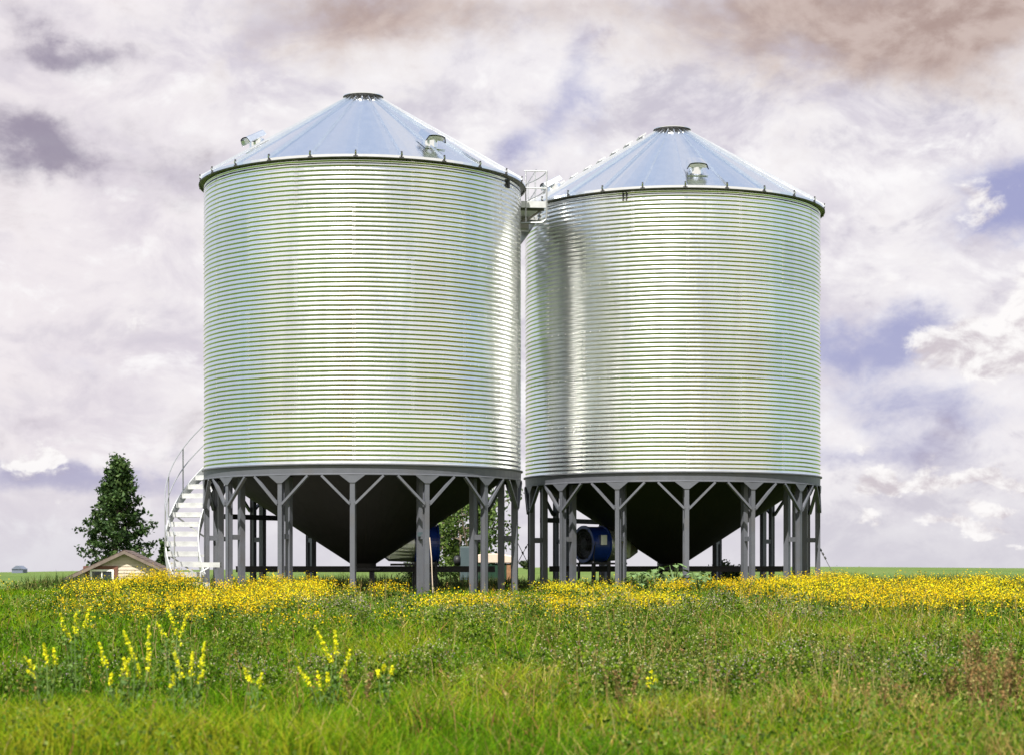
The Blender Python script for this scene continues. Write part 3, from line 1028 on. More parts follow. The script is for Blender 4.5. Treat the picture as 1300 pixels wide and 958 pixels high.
# ------------------------------------------------------------------ aeration fans
def make_fan(center, rz, duct_dir):
    """fan drum with its axis along local x, dark intake at -x, galvanised transition at +x"""
    root = empty('aeration_fan', (center[0], center[1], 0), rz)
    zc = center[2]
    Rm = Matrix.Translation((0, 0, zc)) @ Matrix.Rotation(PI / 2, 4, 'Y')
    r = 0.43
    mb = MB()
    # drum: lathe about z then turned to x
    mb.lathe([(r - 0.05, -0.30), (r + 0.025, -0.30), (r + 0.025, -0.26), (r, -0.25), (r, 0.22), (r + 0.025, 0.23), (r + 0.025, 0.26), (r - 0.05, 0.26)], 40, M4=Rm)
    # motor shelf
    body = mb.build('fan_housing', M['blue'], root)
    mb = MB()
    mb.lathe([(r - 0.05, -0.29), (r - 0.10, -0.20), (0.16, -0.16), (0.14, -0.28), (0.01, -0.29)], 32, M4=Rm)
    intake = mb.build('intake', M['black'], body)
    mb = MB()
    for k in range(5):
        rr = 0.08 + k * 0.075
        mb.tube([Rm @ pol(rr, 2 * PI * i / 24, -0.305) for i in range(25)], 0.005, 5)
    for k in range(6):
        a_ = k * PI / 3
        mb.tube([Rm @ pol(0.05, a_, -0.305), Rm @ pol(r, a_, -0.305)], 0.006, 5)
    mb.build('guard', M['clip'], body)
    # transition: round to rectangle, then tapering into the cone
    mb = MB()
    def ring(x, w, h, n=32, sq=0.0, dz=0.0):
        pts = []
        for i in range(n):
            a_ = 2 * PI * i / n
            c, s = math.cos(a_), math.sin(a_)
            k = 1.0 / max(abs(c), abs(s)) * sq + (1 - sq)
            pts.append(Vector((x, c * w * k, zc + dz + s * h * k)))
        return pts
    rings = [ring(0.26, 0.41, 0.41), ring(0.30, 0.42, 0.42), ring(0.86, 0.40, 0.40, sq=0.6), ring(1.12, 0.34, 0.22, sq=1.0, dz=0.02)]
    n = 32; vs = [p for rg in rings for p in rg]; fs = []
    for i in range(len(rings) - 1):
        for k in range(n):
            fs.append((i * n + k, i * n + (k + 1) % n, (i + 1) * n + (k + 1) % n, (i + 1) * n + k))
    mb.add(vs, fs); mb.build('transition_duct', M['galv_duct'], root)
    mb = MB()
    for y in (-0.3, 0.3):
        mb.bar((-0.3, y, zc - r - 0.05), (0.8, y, zc - r - 0.05), 0.06, 0.05)
        for x in (-0.22, 0.25):
            mb.bar((x, y * 1.0, 0.0), (x, y, zc - r - 0.075), 0.05, 0.05, (1, 0, 0))
    for x in (-0.22, 0.25):
        mb.bar((x, -0.27, zc - r - 0.02), (x, 0.27, zc - r - 0.02), 0.05, 0.08)
    mb.build('stand', M['black'], root)
    mb = MB()
    mb.tube([(-0.25, -0.44, zc + 0.05), (-0.32, -0.47, zc - 0.3), (-0.31, -0.48, 0.45), (-0.40, -0.50, 0.16), (-0.42, -0.55, 0.02)], 0.015, 6)
    mb.build('power_cable', M['black'], root)
    mb = MB()
    mb.box((-0.02, -0.44, zc + 0.10), (0.18, 0.10, 0.24))
    mb.build('switch_box', M['galv_duct'], root)
    return root


c2 = at(753, 690, 49.4)
fan2 = make_fan((c2.x, c2.y, c2.z), R_(33), 1)
tag(fan2, 'blue round aeration fan with black intake under the farther grain bin', 'fan', 'aeration fans')
c1 = at(540, 690, 47.0)
fan1 = make_fan((c1.x, c1.y, c1.z), R_(180 + 8), 1)
tag(fan1, 'blue aeration fan half hidden behind legs under the nearer grain bin', 'fan', 'aeration fans')

# ------------------------------------------------------------------ green bin and cabinet behind
g = at(626, 718, 58.0)
gx, gy = g.x, 58.0
root = empty('steel_container', (gx, gy, float(ground_z(gx, gy))), R_(-6))
tag(root, 'dark green steel container with pale lid standing behind the nearer grain bin', 'container')
mb = MB()
mb.prism([(-0.62, 0.22), (0.62, 0.22), (0.66, 1.02), (-0.66, 1.02)], -0.55, 0.55)
for s in (-0.35, 0.0, 0.35): mb.box((s, -0.565, 0.62), (0.05, 0.03, 0.76))
mb.build('body', M['green'], root)
mb = MB()
mb.prism([(-0.70, 1.03), (0.70, 1.03), (0.60, 1.22), (0.2, 1.30), (-0.2, 1.30), (-0.60, 1.22)], -0.6, 0.6)
mb.build('lid', M['beige'], root, bevel=0.02)
mb = MB()
mb.box((0.52, -0.59, 0.62), (0.12, 0.05, 0.70)); mb.build('corner_post', M['rust'], root)
mb = MB()
for x in (-0.55, 0.55):
    for y in (-0.45, 0.45): mb.box((x, y, 0.11), (0.10, 0.10, 0.215))
mb.build('skids', M['black'], root)

g = at(591, 718, 56.5)
root = empty('electrical_cabinet', (g.x, 56.5, float(ground_z(g.x, 56.5))), R_(5))
tag(root, 'narrow blue grey cabinet on posts with round black hood, left of green container', 'cabinet')
mb = MB(); mb.box((0, 0, 0.86), (0.30, 0.4, 0.95)); mb.build('box', M['cabinet'], root, bevel=0.015)
mb = MB(); mb.box((0.0, -0.206, 0.88), (0.25, 0.012, 0.84)); mb.box((0.10, -0.22, 0.85), (0.03, 0.02, 0.10)); mb.build('door', M['cabinet'], root)
mb = MB(); mb.lathe([(0.01, -0.10), (0.13, -0.08), (0.15, 0.0), (0.13, 0.08), (0.01, 0.10)], 20, M4=Matrix.Translation((-0.24, -0.05, 0.93)) @ Matrix.Rotation(PI / 2, 4, 'Y'))
mb.build('hood', M['black'], root, smooth=True)
mb = MB()
for x in (-0.11, 0.11): mb.box((x, 0, 0.19), (0.06, 0.06, 0.40))
mb.build('post', M['cabinet'], root)

# ------------------------------------------------------------------ cables
def cable(a, b, label, beads, sag=0.03, grp=None):
    a = Vector(a); b = Vector(b)
    pts = [a.lerp(b, i / 12) - Vector((0, 0, sag * 4 * (i / 12) * (1 - i / 12))) for i in range(13)]
    mb = MB(); mb.tube(pts, 0.0085, 5)
    for t in beads:
        p = a.lerp(b, t); q = a.lerp(b, t + 0.05)
        mb.tube([p, q], 0.024, 6)
    o = mb.build('guy_cable', M['clip'])
    tag(o, label, 'cable', grp)
    return o


lr = BIN2 + pol(3.66, (-4 + 360 / 14 * 3.5) * DEG, 0)
al = 3 * 360 / 14 - 4
p0 = BIN2 + pol(3.66, al * DEG + 0.36, 1.22)
cable(at(1038, 690, 49.6), at(1066, 741, 49.0), 'thin steel guy cable with turnbuckles right of the farther bin', (0.12, 0.22, 0.32), 0.02)
cable(at(655, 684, 47.2), at(671, 716, 49.5), 'thin cable between the two bins sloping down to the right', (0.5,), 0.0)
cable(at(671, 688, 49.5), at(656, 716, 47.2), 'thin cable between the two bins sloping down to the left', (0.2,), 0.0)

# ------------------------------------------------------------------ little house in the hollow
HD = 95.0
hc = at(158, 718, HD)
house = empty('farm_house', (hc.x, HD, -2.15), R_(7))
tag(house, 'small weathered cream gabled house half sunk behind yellow flowers', 'house')
zp = 1.38 + 2.15      # peak
sl_ = 0.475
hwL, hwR = 2.55, 2.08     # gable half widths of the walls
ov = 0.28
depth = 6.0
mb = MB()
gable = [(-hwL, 0), (hwR, 0), (hwR, zp - 0.12 - sl_ * hwR), (0, zp - 0.12), (-hwL, zp - 0.12 - sl_ * hwL)]
mb.prism(gable, 0, depth)
walls = mb.build('wall', M['siding'], house)
# clapboards: each one a thin lapped board
mb = MB()
z = 0.05
while z < zp - 0.3:
    top = z + 0.155
    xl = min(hwL, (zp - 0.12 - top) / sl_) - 0.01; xr = min(hwR, (zp - 0.12 - top) / sl_) - 0.01
    if xl > 0.05 and xr > 0.02:
        vs = [(-xl, -0.030, z), (xr, -0.030, z), (xr, -0.008, top), (-xl, -0.008, top), (-xl, -0.002, z), (xr, -0.002, z), (xr, -0.002, top), (-xl, -0.002, top)]
        mb.add(vs, [(0, 1, 2, 3), (0, 4, 5, 1), (3, 2, 6, 7), (0, 3, 7, 4), (1, 5, 6, 2), (4, 7, 6, 5)])
    z += 0.16
mb.build('clapboards', M['siding'], walls)
mb = MB()
eL, eR = hwL + 0.38, hwR + 0.30
y0, y1 = -0.27, depth + 0.3
t = 0.10
mb.prism([(-eL, zp - sl_ * eL), (0, zp), (eR, zp - sl_ * eR), (eR, zp - sl_ * eR - t), (0, zp - t), (-eL, zp - sl_ * eL - t)], y0, y1)
# butt edges of the shingle courses
roofo = mb.build('roof', M['shingle'], house)
mb = MB()
for sx, e in ((-1, eL), (1, eR)):
    n_ = 11
    for k in range(n_):
        d0 = e * (k + 0.4) / n_
        c_ = Vector((sx * d0, (y0 + y1) / 2, zp - sl_ * d0 + 0.012))
        ang = math.atan(sl_) * sx
        mb.box(c_, (e / n_ * 0.9, y1 - y0 - 0.02, 0.02), Matrix.Rotation(ang + 0.02 * sx, 3, 'Y'))
mb.build('shingle_courses', M['shingle'], roofo)
mb = MB()
for sx, e in ((-1, eL), (1, eR)):
    mb.prism([(0, zp - 0.02), (sx * e, zp - 0.02 - sl_ * e), (sx * e, zp - 0.17 - sl_ * e), (0, zp - 0.17)], y0 - 0.03, y0 - 0.003)
mb.build('fascia', M['fascia'], roofo)
# window with red-brown surround
wx = -1.05; wz = zp - 1.22
mb = MB()
mb.box((wx - 0.06, -0.05, wz + 0.40), (1.62, 0.05, 0.15)); mb.box((wx + 0.66, -0.05, wz - 0.5), (0.16, 0.05, 1.64)); mb.box((wx - 0.68, -0.05, wz - 0.5), (0.12, 0.05, 1.64))
surround = mb.build('trim_board', M['redbrown'], house)
mb = MB()
for (x, z_, w_, h_) in ((wx, wz + 0.27, 1.1, 0.09), (wx - 0.505, wz - 0.2, 0.09, 0.85), (wx + 0.505, wz - 0.2, 0.09, 0.85), (wx, wz - 0.66, 1.2, 0.07), (wx, wz - 0.2, 0.05, 0.82)):
    mb.box((x, -0.055, z_), (w_, 0.05, h_))
win = mb.build('window', M['white'], house)
mb = MB(); mb.box((wx, -0.036, wz - 0.2), (0.95, 0.008, 0.84)); mb.build('pane', M['glass'], win)

# far shed on the skyline, tinted with the blue of distance haze
d_ = 1300.0
fz = at(22, 718, d_)
shed = empty('distant_shed', (fz.x, d_, float(ground_z(fz.x, d_)) - 0.3))
tag(shed, 'tiny shed coloured with blue distance haze on the skyline at the far left', 'shed')
mb = MB(); mb.prism([(-3.6, 0), (3.6, 0), (3.6, 3.0), (-3.6, 3.0)], 0, 12); mb.build('wall', M['farblue'], shed)
mb = MB(); mb.prism([(-4.0, 2.9), (4.0, 2.9), (0.8, 5.2), (-0.8, 5.2)], -0.4, 12.4); mb.build('roof', M['farblue'], shed)


# ------------------------------------------------------------------ trees and shrubs
def limb(mb, p, d, L, r, n=6, wob=0.12, grav=0.0):
    pts = [Vector(p)]; rs = [r]; d = Vector(d).normalized()
    for i in range(n):
        d = (d + Vector((random.gauss(0, wob), random.gauss(0, wob), random.gauss(0, wob) + grav))).normalized()
        pts.append(pts[-1] + d * L / n); rs.append(r * (1 - 0.85 * (i + 1) / n))
    mb.tube(pts, rs, 6)
    return pts


def leafy(centres, spread, per, size, pal, flat=0.8):
    """clumps of leaves; pal = list of leaf colours"""
    C = np.repeat(np.asarray(centres, float), per, 0)
    n = len(C)
    off = rng.normal(size=(n, 3)); off[:, 2] *= flat
    sp = np.repeat(np.asarray(spread, float) * np.ones(len(centres)), per)[:, None]
    C = C + off * sp
    s = size * rng.uniform(0.6, 1.3, n)
    u, v = rand_axes(n, s)
    pal = np.asarray(pal)
    clump = np.repeat(rng.integers(0, len(pal), len(centres)), per)
    mixi = np.where(rng.random(n) < 0.6, clump, rng.integers(0, len(pal), n))
    col = pal[mixi] * rng.uniform(0.75, 1.25, (n, 1))
    return leaves_from(C, u * 1.25, v * 0.75, col)


def tree_poplar(base, H, name, label, n_limb=70, wid=1.0, trunk_r=0.14, leaf=0.10, per=46):
    root = empty(name, base); tag(root, label, 'tree')
    mb = MB()
    random.seed(int(H * 100) + 5)
    pts = limb(mb, (0, 0, 0), (0.01, 0, 1), H * 0.98, trunk_r, 10, 0.02)
    cents = []; spr = []
    for k in range(n_limb):
        t = 0.12 + 0.86 * ((k + random.random()) / n_limb)
        i = min(int(t * 10), 9); p = pts[i].lerp(pts[i + 1], t * 10 - i)
        az = k * 2.4 + random.gauss(0, 0.4)
        prof = (1 - t) ** 0.92 * (0.62 + 0.38 * min(1, t / 0.34))
        L = H * 0.30 * wid * prof * random.uniform(0.6, 1.25) + 0.16
        lp = limb(mb, p, (math.cos(az), math.sin(az), 0.30 + 0.5 * t), L, 0.035 * (1 - t) + 0.012, 5, 0.10)
        for q in (0.35, 0.6, 0.8, 1.0):
            j = min(int(q * 5), 4); c = lp[j].lerp(lp[j + 1], q * 5 - j)
            cents.append(c + Vector((random.gauss(0, .06), random.gauss(0, .06), random.gauss(0, .06)))); spr.append(random.uniform(0.08, 0.17) * H / 7)
    cents.append(Vector((0, 0, H))); spr.append(0.12)
    mb.build('trunk', M['bark'], root)
    pal = [(0.026, 0.055, 0.015), (0.040, 0.078, 0.020), (0.062, 0.102, 0.028), (0.018, 0.038, 0.012)]
    V, Q, C = leafy([tuple(c) for c in cents], spr, per, leaf, pal)
    mesh_np('crown', V, Q, None, C, M['leaf'], root)
    return root


tp = at(146, 718, 116)
gz = float(ground_z(tp.x, 116))
tree_poplar((tp.x, 116, gz), CAMZ + (HY - 579) / F * 116 - gz, 'poplar_tree', 'tall dark green tree with ragged pointed crown behind the house', 92, 1.16, 0.16, 0.095, 36)
tp = at(206, 718, 120)
gz = float(ground_z(tp.x, 120))
tree_poplar((tp.x, 120, gz), CAMZ + (HY - 688) / F * 120 - gz, 'young_tree', 'small slim young tree between house and spiral staircase', 22, 0.55, 0.06, 0.10, 30)


def tree_broad(base, H, name, label, spread=1.0):
    root = empty(name, base); tag(root, label, 'tree')
    mb = MB()
    cents = []; spr = []
    for s in range(4):
        az = s * 1.7 + 0.4
        p = limb(mb, (0.12 * math.cos(az), 0.12 * math.sin(az), 0), (0.32 * math.cos(az), 0.32 * math.sin(az), 1), H * 0.85, 0.085, 8, 0.10)
        for k in range(16):
            t = 0.22 + 0.76 * random.random()
            i = min(int(t * 8), 7); q = p[i].lerp(p[i + 1], t * 8 - i)
            a2 = random.random() * 2 * PI
            lp = limb(mb, q, (math.cos(a2), math.sin(a2), 0.35), H * 0.24 * random.uniform(0.5, 1.2) * spread, 0.028, 5, 0.18)
            for f in (0.5, 0.8, 1.0):
                j = min(int(f * 5), 4); cents.append(lp[j].lerp(lp[j + 1], f * 5 - j)); spr.append(random.uniform(0.14, 0.26))
    mb.build('trunk', M['bark'], root)
    pal = [(0.07, 0.115, 0.022), (0.05, 0.09, 0.018), (0.10, 0.15, 0.03), (0.035, 0.065, 0.014)]
    V, Q, C = leafy([tuple(c) for c in cents], spr, 34, 0.065, pal)
    mesh_np('crown', V, Q, None, C, M['leaf'], root)
    return root


tp = at(588, 718, 72)
tree_broad((tp.x, 72, float(ground_z(tp.x, 72))), 4.3, 'broadleaf_tree', 'pale green broadleaf tree with bare limbs seen beneath the nearer bin', 1.15)


def shrub(px, d, H, W, name, label, pal, leaf=0.05, nst=16, per=22, cat='shrub', grp=None):
    p = at(px, 718, d); z = float(ground_z(p.x, d))
    root = empty(name, (p.x, d, z)); tag(root, label, cat, grp)
    mb = MB(); cents = []; spr = []
    for s in range(nst):
        az = random.random() * 2 * PI; lean = random.uniform(0.1, 0.9) * W / H
        lp = limb(mb, (0, 0, 0), (math.cos(az) * lean, math.sin(az) * lean, 1), H * random.uniform(0.6, 1.0), 0.012, 6, 0.1)
        for f in (0.35, 0.55, 0.75, 0.9, 1.0):
            j = min(int(f * 6), 5); cents.append(lp[j].lerp(lp[j + 1], f * 6 - j)); spr.append(0.05 + 0.05 * W)
    mb.build('stems', M['bark'], root)
    V, Q, C = leafy([tuple(c) for c in cents], spr, per, leaf, pal)
    mesh_np('foliage', V, Q, None, C, M['leaf'], root)
    return root


PAL_DK = [(0.020, 0.038, 0.010), (0.032, 0.055, 0.014), (0.05, 0.07, 0.02)]
PAL_MID = [(0.035, 0.085, 0.012), (0.055, 0.12, 0.02), (0.08, 0.14, 0.03)]
shrub(529, 56, 0.95, 0.6, 'leafy_shrub', 'dark upright shrub under the cone of the nearer bin', PAL_DK, 0.035, 26, 20)
shrub(455, 60, 0.42, 0.6, 'leafy_shrub', 'low dark weed clump left of the shrub under the nearer bin', PAL_DK, 0.03, 18, 16)
shrub(925, 55, 0.80, 0.8, 'leafy_shrub', 'dark feathery shrub behind the right hand legs of the farther bin', PAL_DK, 0.035, 30, 22)
shrub(668, 640, 3.2, 2.4, 'distant_tree', 'tiny rounded tree on the skyline seen between the two bins', PAL_DK, 0.35, 18, 14, 'tree')


def burdock(px, d, H, label):
    """coarse weed: rosette of big leaves on stalks"""
    p = at(px, 718, d); z = float(ground_z(p.x, d))
    root = empty('broad_leaved_weed', (p.x, d, z)); tag(root, label, 'weed', 'broad leaved weeds by the farther bin')
    mb = MB(); vs = []; 
    lf = MB()
    for k in range(20):
        az = k * 2.4; t = random.uniform(0.4, 1.0)
        tip = Vector((math.cos(az) * 0.34 * (1.3 - t), math.sin(az) * 0.34 * (1.3 - t), H * t))
        mb.tube([(0, 0, 0), tip * 0.6 + Vector((0, 0, 0.05)), tip], 0.008, 5)
        d_ = Vector((math.cos(az), math.sin(az), -0.25)).normalized(); s = Vector((-math.sin(az), math.cos(az), 0)); L = random.uniform(0.14, 0.22)
        w = L * 0.42
        u = d_.cross(s) * 0.02
        lf.add([tip, tip + d_ * L * .3 + s * w, tip + d_ * L * .7 + s * w * .8, tip + d_ * L + Vector((0, 0, -.03)), tip + d_ * L * .7 - s * w * .8, tip + d_ * L * .3 - s * w, tip + d_ * L * .5 - Vector((0, 0, .02))],
               [(0, 1, 6), (1, 2, 6), (2, 3, 6), (3, 4, 6), (4, 5, 6), (5, 0, 6)])
    mb.build('stalks', M['weedleaf'], root); lf.build('leaves', M['weedleaf'], root)


M['weedleaf'] = mat_basic('weed_leaf', (0.075, 0.13, 0.04), 0.6, 0.0, 0.3, 9)
burdock(832, 45.6, 0.62, 'broad leaved weed left of the front leg of the farther bin')
burdock(856, 45.0, 0.70, 'tallest broad leaved weed just left of the farther bin front leg')
burdock(812, 45.3, 0.50, 'low broad leaved weed beside the lit double leg of the farther bin')
burdock(885, 44.6, 0.52, 'broad leaved weed right of the farther bin front leg')


# ------------------------------------------------------------------ meadow
def scatter(n, d0, d1, power=2.0, spread=1.35):
    """points over the meadow in front of the lens, thinning with distance"""
    # density per m2 ~ d^-power ; width ~ d
    k = 2 - power
    t = rng.random(n)
    if abs(k) < 1e-6: d = d0 * (d1 / d0) ** t
    else: d = (d0 ** k + (d1 ** k - d0 ** k) * t) ** (1 / k)
    u = rng.uniform(-1, 1, n)
    x = u * (d * 0.2559 * spread + 1.0)
    return x, d


def pxs(x, d): return HX + F * x / d


def keep_off(x, d):
    """not on the concrete, nor inside the legs"""
    r1 = np.hypot(x - BIN1.x, d - BIN1.y); r2 = np.hypot(x - BIN2.x, d - BIN2.y)
    return (r1 > 3.95) & (r2 > 3.95)


def grass():
    cl = Cloud()
    # --- blades
    n = 330000
    x, d = scatter(n, 11.0, 70.0, 1.9)
    ok = keep_off(x, d); x, d = x[ok], d[ok]; n = len(x)
    z = ground_z(x, d)
    px = pxs(x, d)
    patch = fbm(x * 0.55 + 3, d * 0.28, 3)
    patch2 = fbm(x * 1.7 + 31, d * 0.9, 2)
    h = (0.03 + 0.28 * patch + 0.24 * patch2 ** 1.5) * rng.uniform(0.5, 1.3, n)
    h = h * (1 - 0.35 * sstep(30, 36, d) - 0.25 * sstep(38, 40, d))
    w = (0.0036 + 0.00030 * d) * rng.uniform(0.7, 1.4, n)
    lean = rng.normal(size=(n, 3)) * h[:, None] * 0.22; lean[:, 2] = 0
    base = np.stack([x, d, z - 0.01], 1); tip = base + lean; tip[:, 2] += h
    bend = rng.normal(size=(n, 3)) * h[:, None] * 0.22; bend[:, 2] = -np.abs(bend[:, 2]) * 0.5
    G = np.array([[0.034, 0.094, 0.002], [0.066, 0.148, 0.003], [0.112, 0.186, 0.004], [0.013, 0.036, 0.002], [0.18, 0.195, 0.010]])
    f = np.clip(patch * 1.5 - 0.25 + rng.normal(0, 0.22, n), 0, 0.999)
    col = G[(np.array([3, 0, 1, 1, 2, 4])[(f * 6).astype(int)])]
    col = col * rng.uniform(0.8, 1.25, (n, 1))
    # straw coloured: towards the lower right of the view, and some everywhere
    dry_p = 0.05 + 0.24 * sstep(450, 1250, px) * sstep(20, 16, d) + 0.22 * sstep(0.54, 0.7, patch2) * sstep(300, 900, px)
    dry = rng.random(n) < dry_p
    S = np.array([[0.30, 0.22, 0.075], [0.22, 0.15, 0.05], [0.36, 0.29, 0.10], [0.20, 0.09, 0.04], [0.17, 0.17, 0.03]])
    col[dry] = S[rng.integers(0, len(S), dry.sum())] * rng.uniform(0.8, 1.2, (dry.sum(), 1))
    ct = col * 1.25
    cl.add(*blades_from(base, tip, w, bend, col, ct))
    # --- broad little leaves low in the sward (clover, dock)
    n = 90000
    x, d = scatter(n, 11.0, 60.0, 1.9)
    ok = keep_off(x, d); x, d = x[ok], d[ok]; n = len(x)
    pt = fbm(x * 0.7 + 8, d * 0.4 + 3, 3)
    ok = rng.random(n) < sstep(0.40, 0.6, pt); x, d, pt = x[ok], d[ok], pt[ok]; n = len(x)
    z = ground_z(x, d) + rng.uniform(0.02, 0.30, n) * (0.4 + pt)
    u, v = rand_axes(n, (0.007 + 0.00035 * d) * rng.uniform(0.6, 1.4, n), 1.3)
    P = np.array([[0.055, 0.115, 0.010], [0.035, 0.075, 0.010], [0.09, 0.14, 0.02], [0.13, 0.165, 0.04]])
    V, Q, C = leaves_from(np.stack([x, d, z], 1), u, v, P[rng.integers(0, 4, n)] * rng.uniform(0.7, 1.3, (n, 1)))
    cl.add(V, Q, None, C)
    # --- taller bents and dead stalks with a small seed head
    n = 4200
    x, d = scatter(n, 12.5, 40.0, 1.6)
    px = pxs(x, d)
    ok = keep_off(x, d) & (rng.random(n) < 0.35 + 0.65 * sstep(300, 1100, px)); x, d = x[ok], d[ok]; n = len(x)
    z = ground_z(x, d); h = rng.uniform(0.30, 0.62, n)
    base = np.stack([x, d, z], 1); lean = rng.normal(size=(n, 3)) * h[:, None] * 0.16; lean[:, 2] = h
    S2 = np.array([[0.30, 0.25, 0.10], [0.16, 0.18, 0.04], [0.24, 0.15, 0.06], [0.12, 0.15, 0.03]])
    c = S2[rng.integers(0, 4, n)] * rng.uniform(0.8, 1.2, (n, 1))
    tip = base + lean
    cl.add(*blades_from(base, tip, np.full(n, 0.005) + 0.00015 * d, rng.normal(size=(n, 3)) * 0.03, c, c))
    m = 9
    cc = np.repeat(tip, m, 0) - np.repeat(lean, m, 0) * rng.uniform(0, 0.22, (n * m, 1)) + rng.normal(size=(n * m, 3)) * 0.008
    u, v = rand_axes(n * m, rng.uniform(0.004, 0.008, n * m), 1.6)
    V, Q, C = leaves_from(cc, u, v, np.repeat(c, m, 0) * rng.uniform(0.8, 1.3, (n * m, 1)))
    cl.add(V, Q, None, C)
    o = cl.build('grass', M['grass'])
    tag(o, 'long mixed green grass with straw coloured blades covering the meadow', 'grass', kind='stuff')


def weeds_under():
    """rank dark growth behind and beneath the bins"""
    cl = Cloud()
    n = 60000
    d = rng.uniform(51.5, 64, n); x = rng.uniform(-13, 15, n)
    r2 = np.hypot(x - BIN2.x, d - BIN2.y); ok = r2 > 4.0
    x, d = x[ok], d[ok]; n = len(x)
    pt = fbm(x * 0.8, d * 0.8 + 9, 3)
    z = ground_z(x, d); h = (0.12 + 0.42 * pt) * rng.uniform(0.5, 1.2, n)
    base = np.stack([x, d, z], 1)
    lean = rng.normal(size=(n, 3)) * h[:, None] * 0.25; lean[:, 2] = h
    P = np.array([[0.03, 0.06, 0.012], [0.05, 0.085, 0.016], [0.10, 0.11, 0.03], [0.14, 0.12, 0.04], [0.025, 0.05, 0.012]])
    c = P[rng.integers(0, 5, n)] * rng.uniform(0.7, 1.3, (n, 1))
    cl.add(*blades_from(base, base + lean, 0.022 * rng.uniform(0.6, 1.5, n), rng.normal(size=(n, 3)) * 0.04, c, c * 1.2))
    # on the pads too: sparse tufts through the gravel
    n = 16000
    d = rng.uniform(42, 54, n); x = rng.uniform(-8, 8.5, n)
    pt = fbm(x * 1.1 + 50, d * 1.1, 3)
    ok = (rng.random(n) < sstep(0.45, 0.62, pt)) & ~keep_off(x, d)
    x, d, pt = x[ok], d[ok], pt[ok]; n = len(x)
    h = (0.08 + 0.35 * (pt - 0.4)) * rng.uniform(0.5, 1.3, n)
    base = np.stack([x, d, np.zeros(n) - 0.01], 1)
    lean = rng.normal(size=(n, 3)) * h[:, None] * 0.25; lean[:, 2] = h
    c = P[rng.integers(0, 5, n)] * rng.uniform(0.7, 1.3, (n, 1))
    cl.add(*blades_from(base, base + lean, 0.018 * rng.uniform(0.6, 1.5, n), rng.normal(size=(n, 3)) * 0.03, c, c * 1.2))
    o = cl.build('undergrowth', M['grass'])
    tag(o, 'rank dark green weeds growing under and behind the grain bins', 'weeds', kind='stuff')


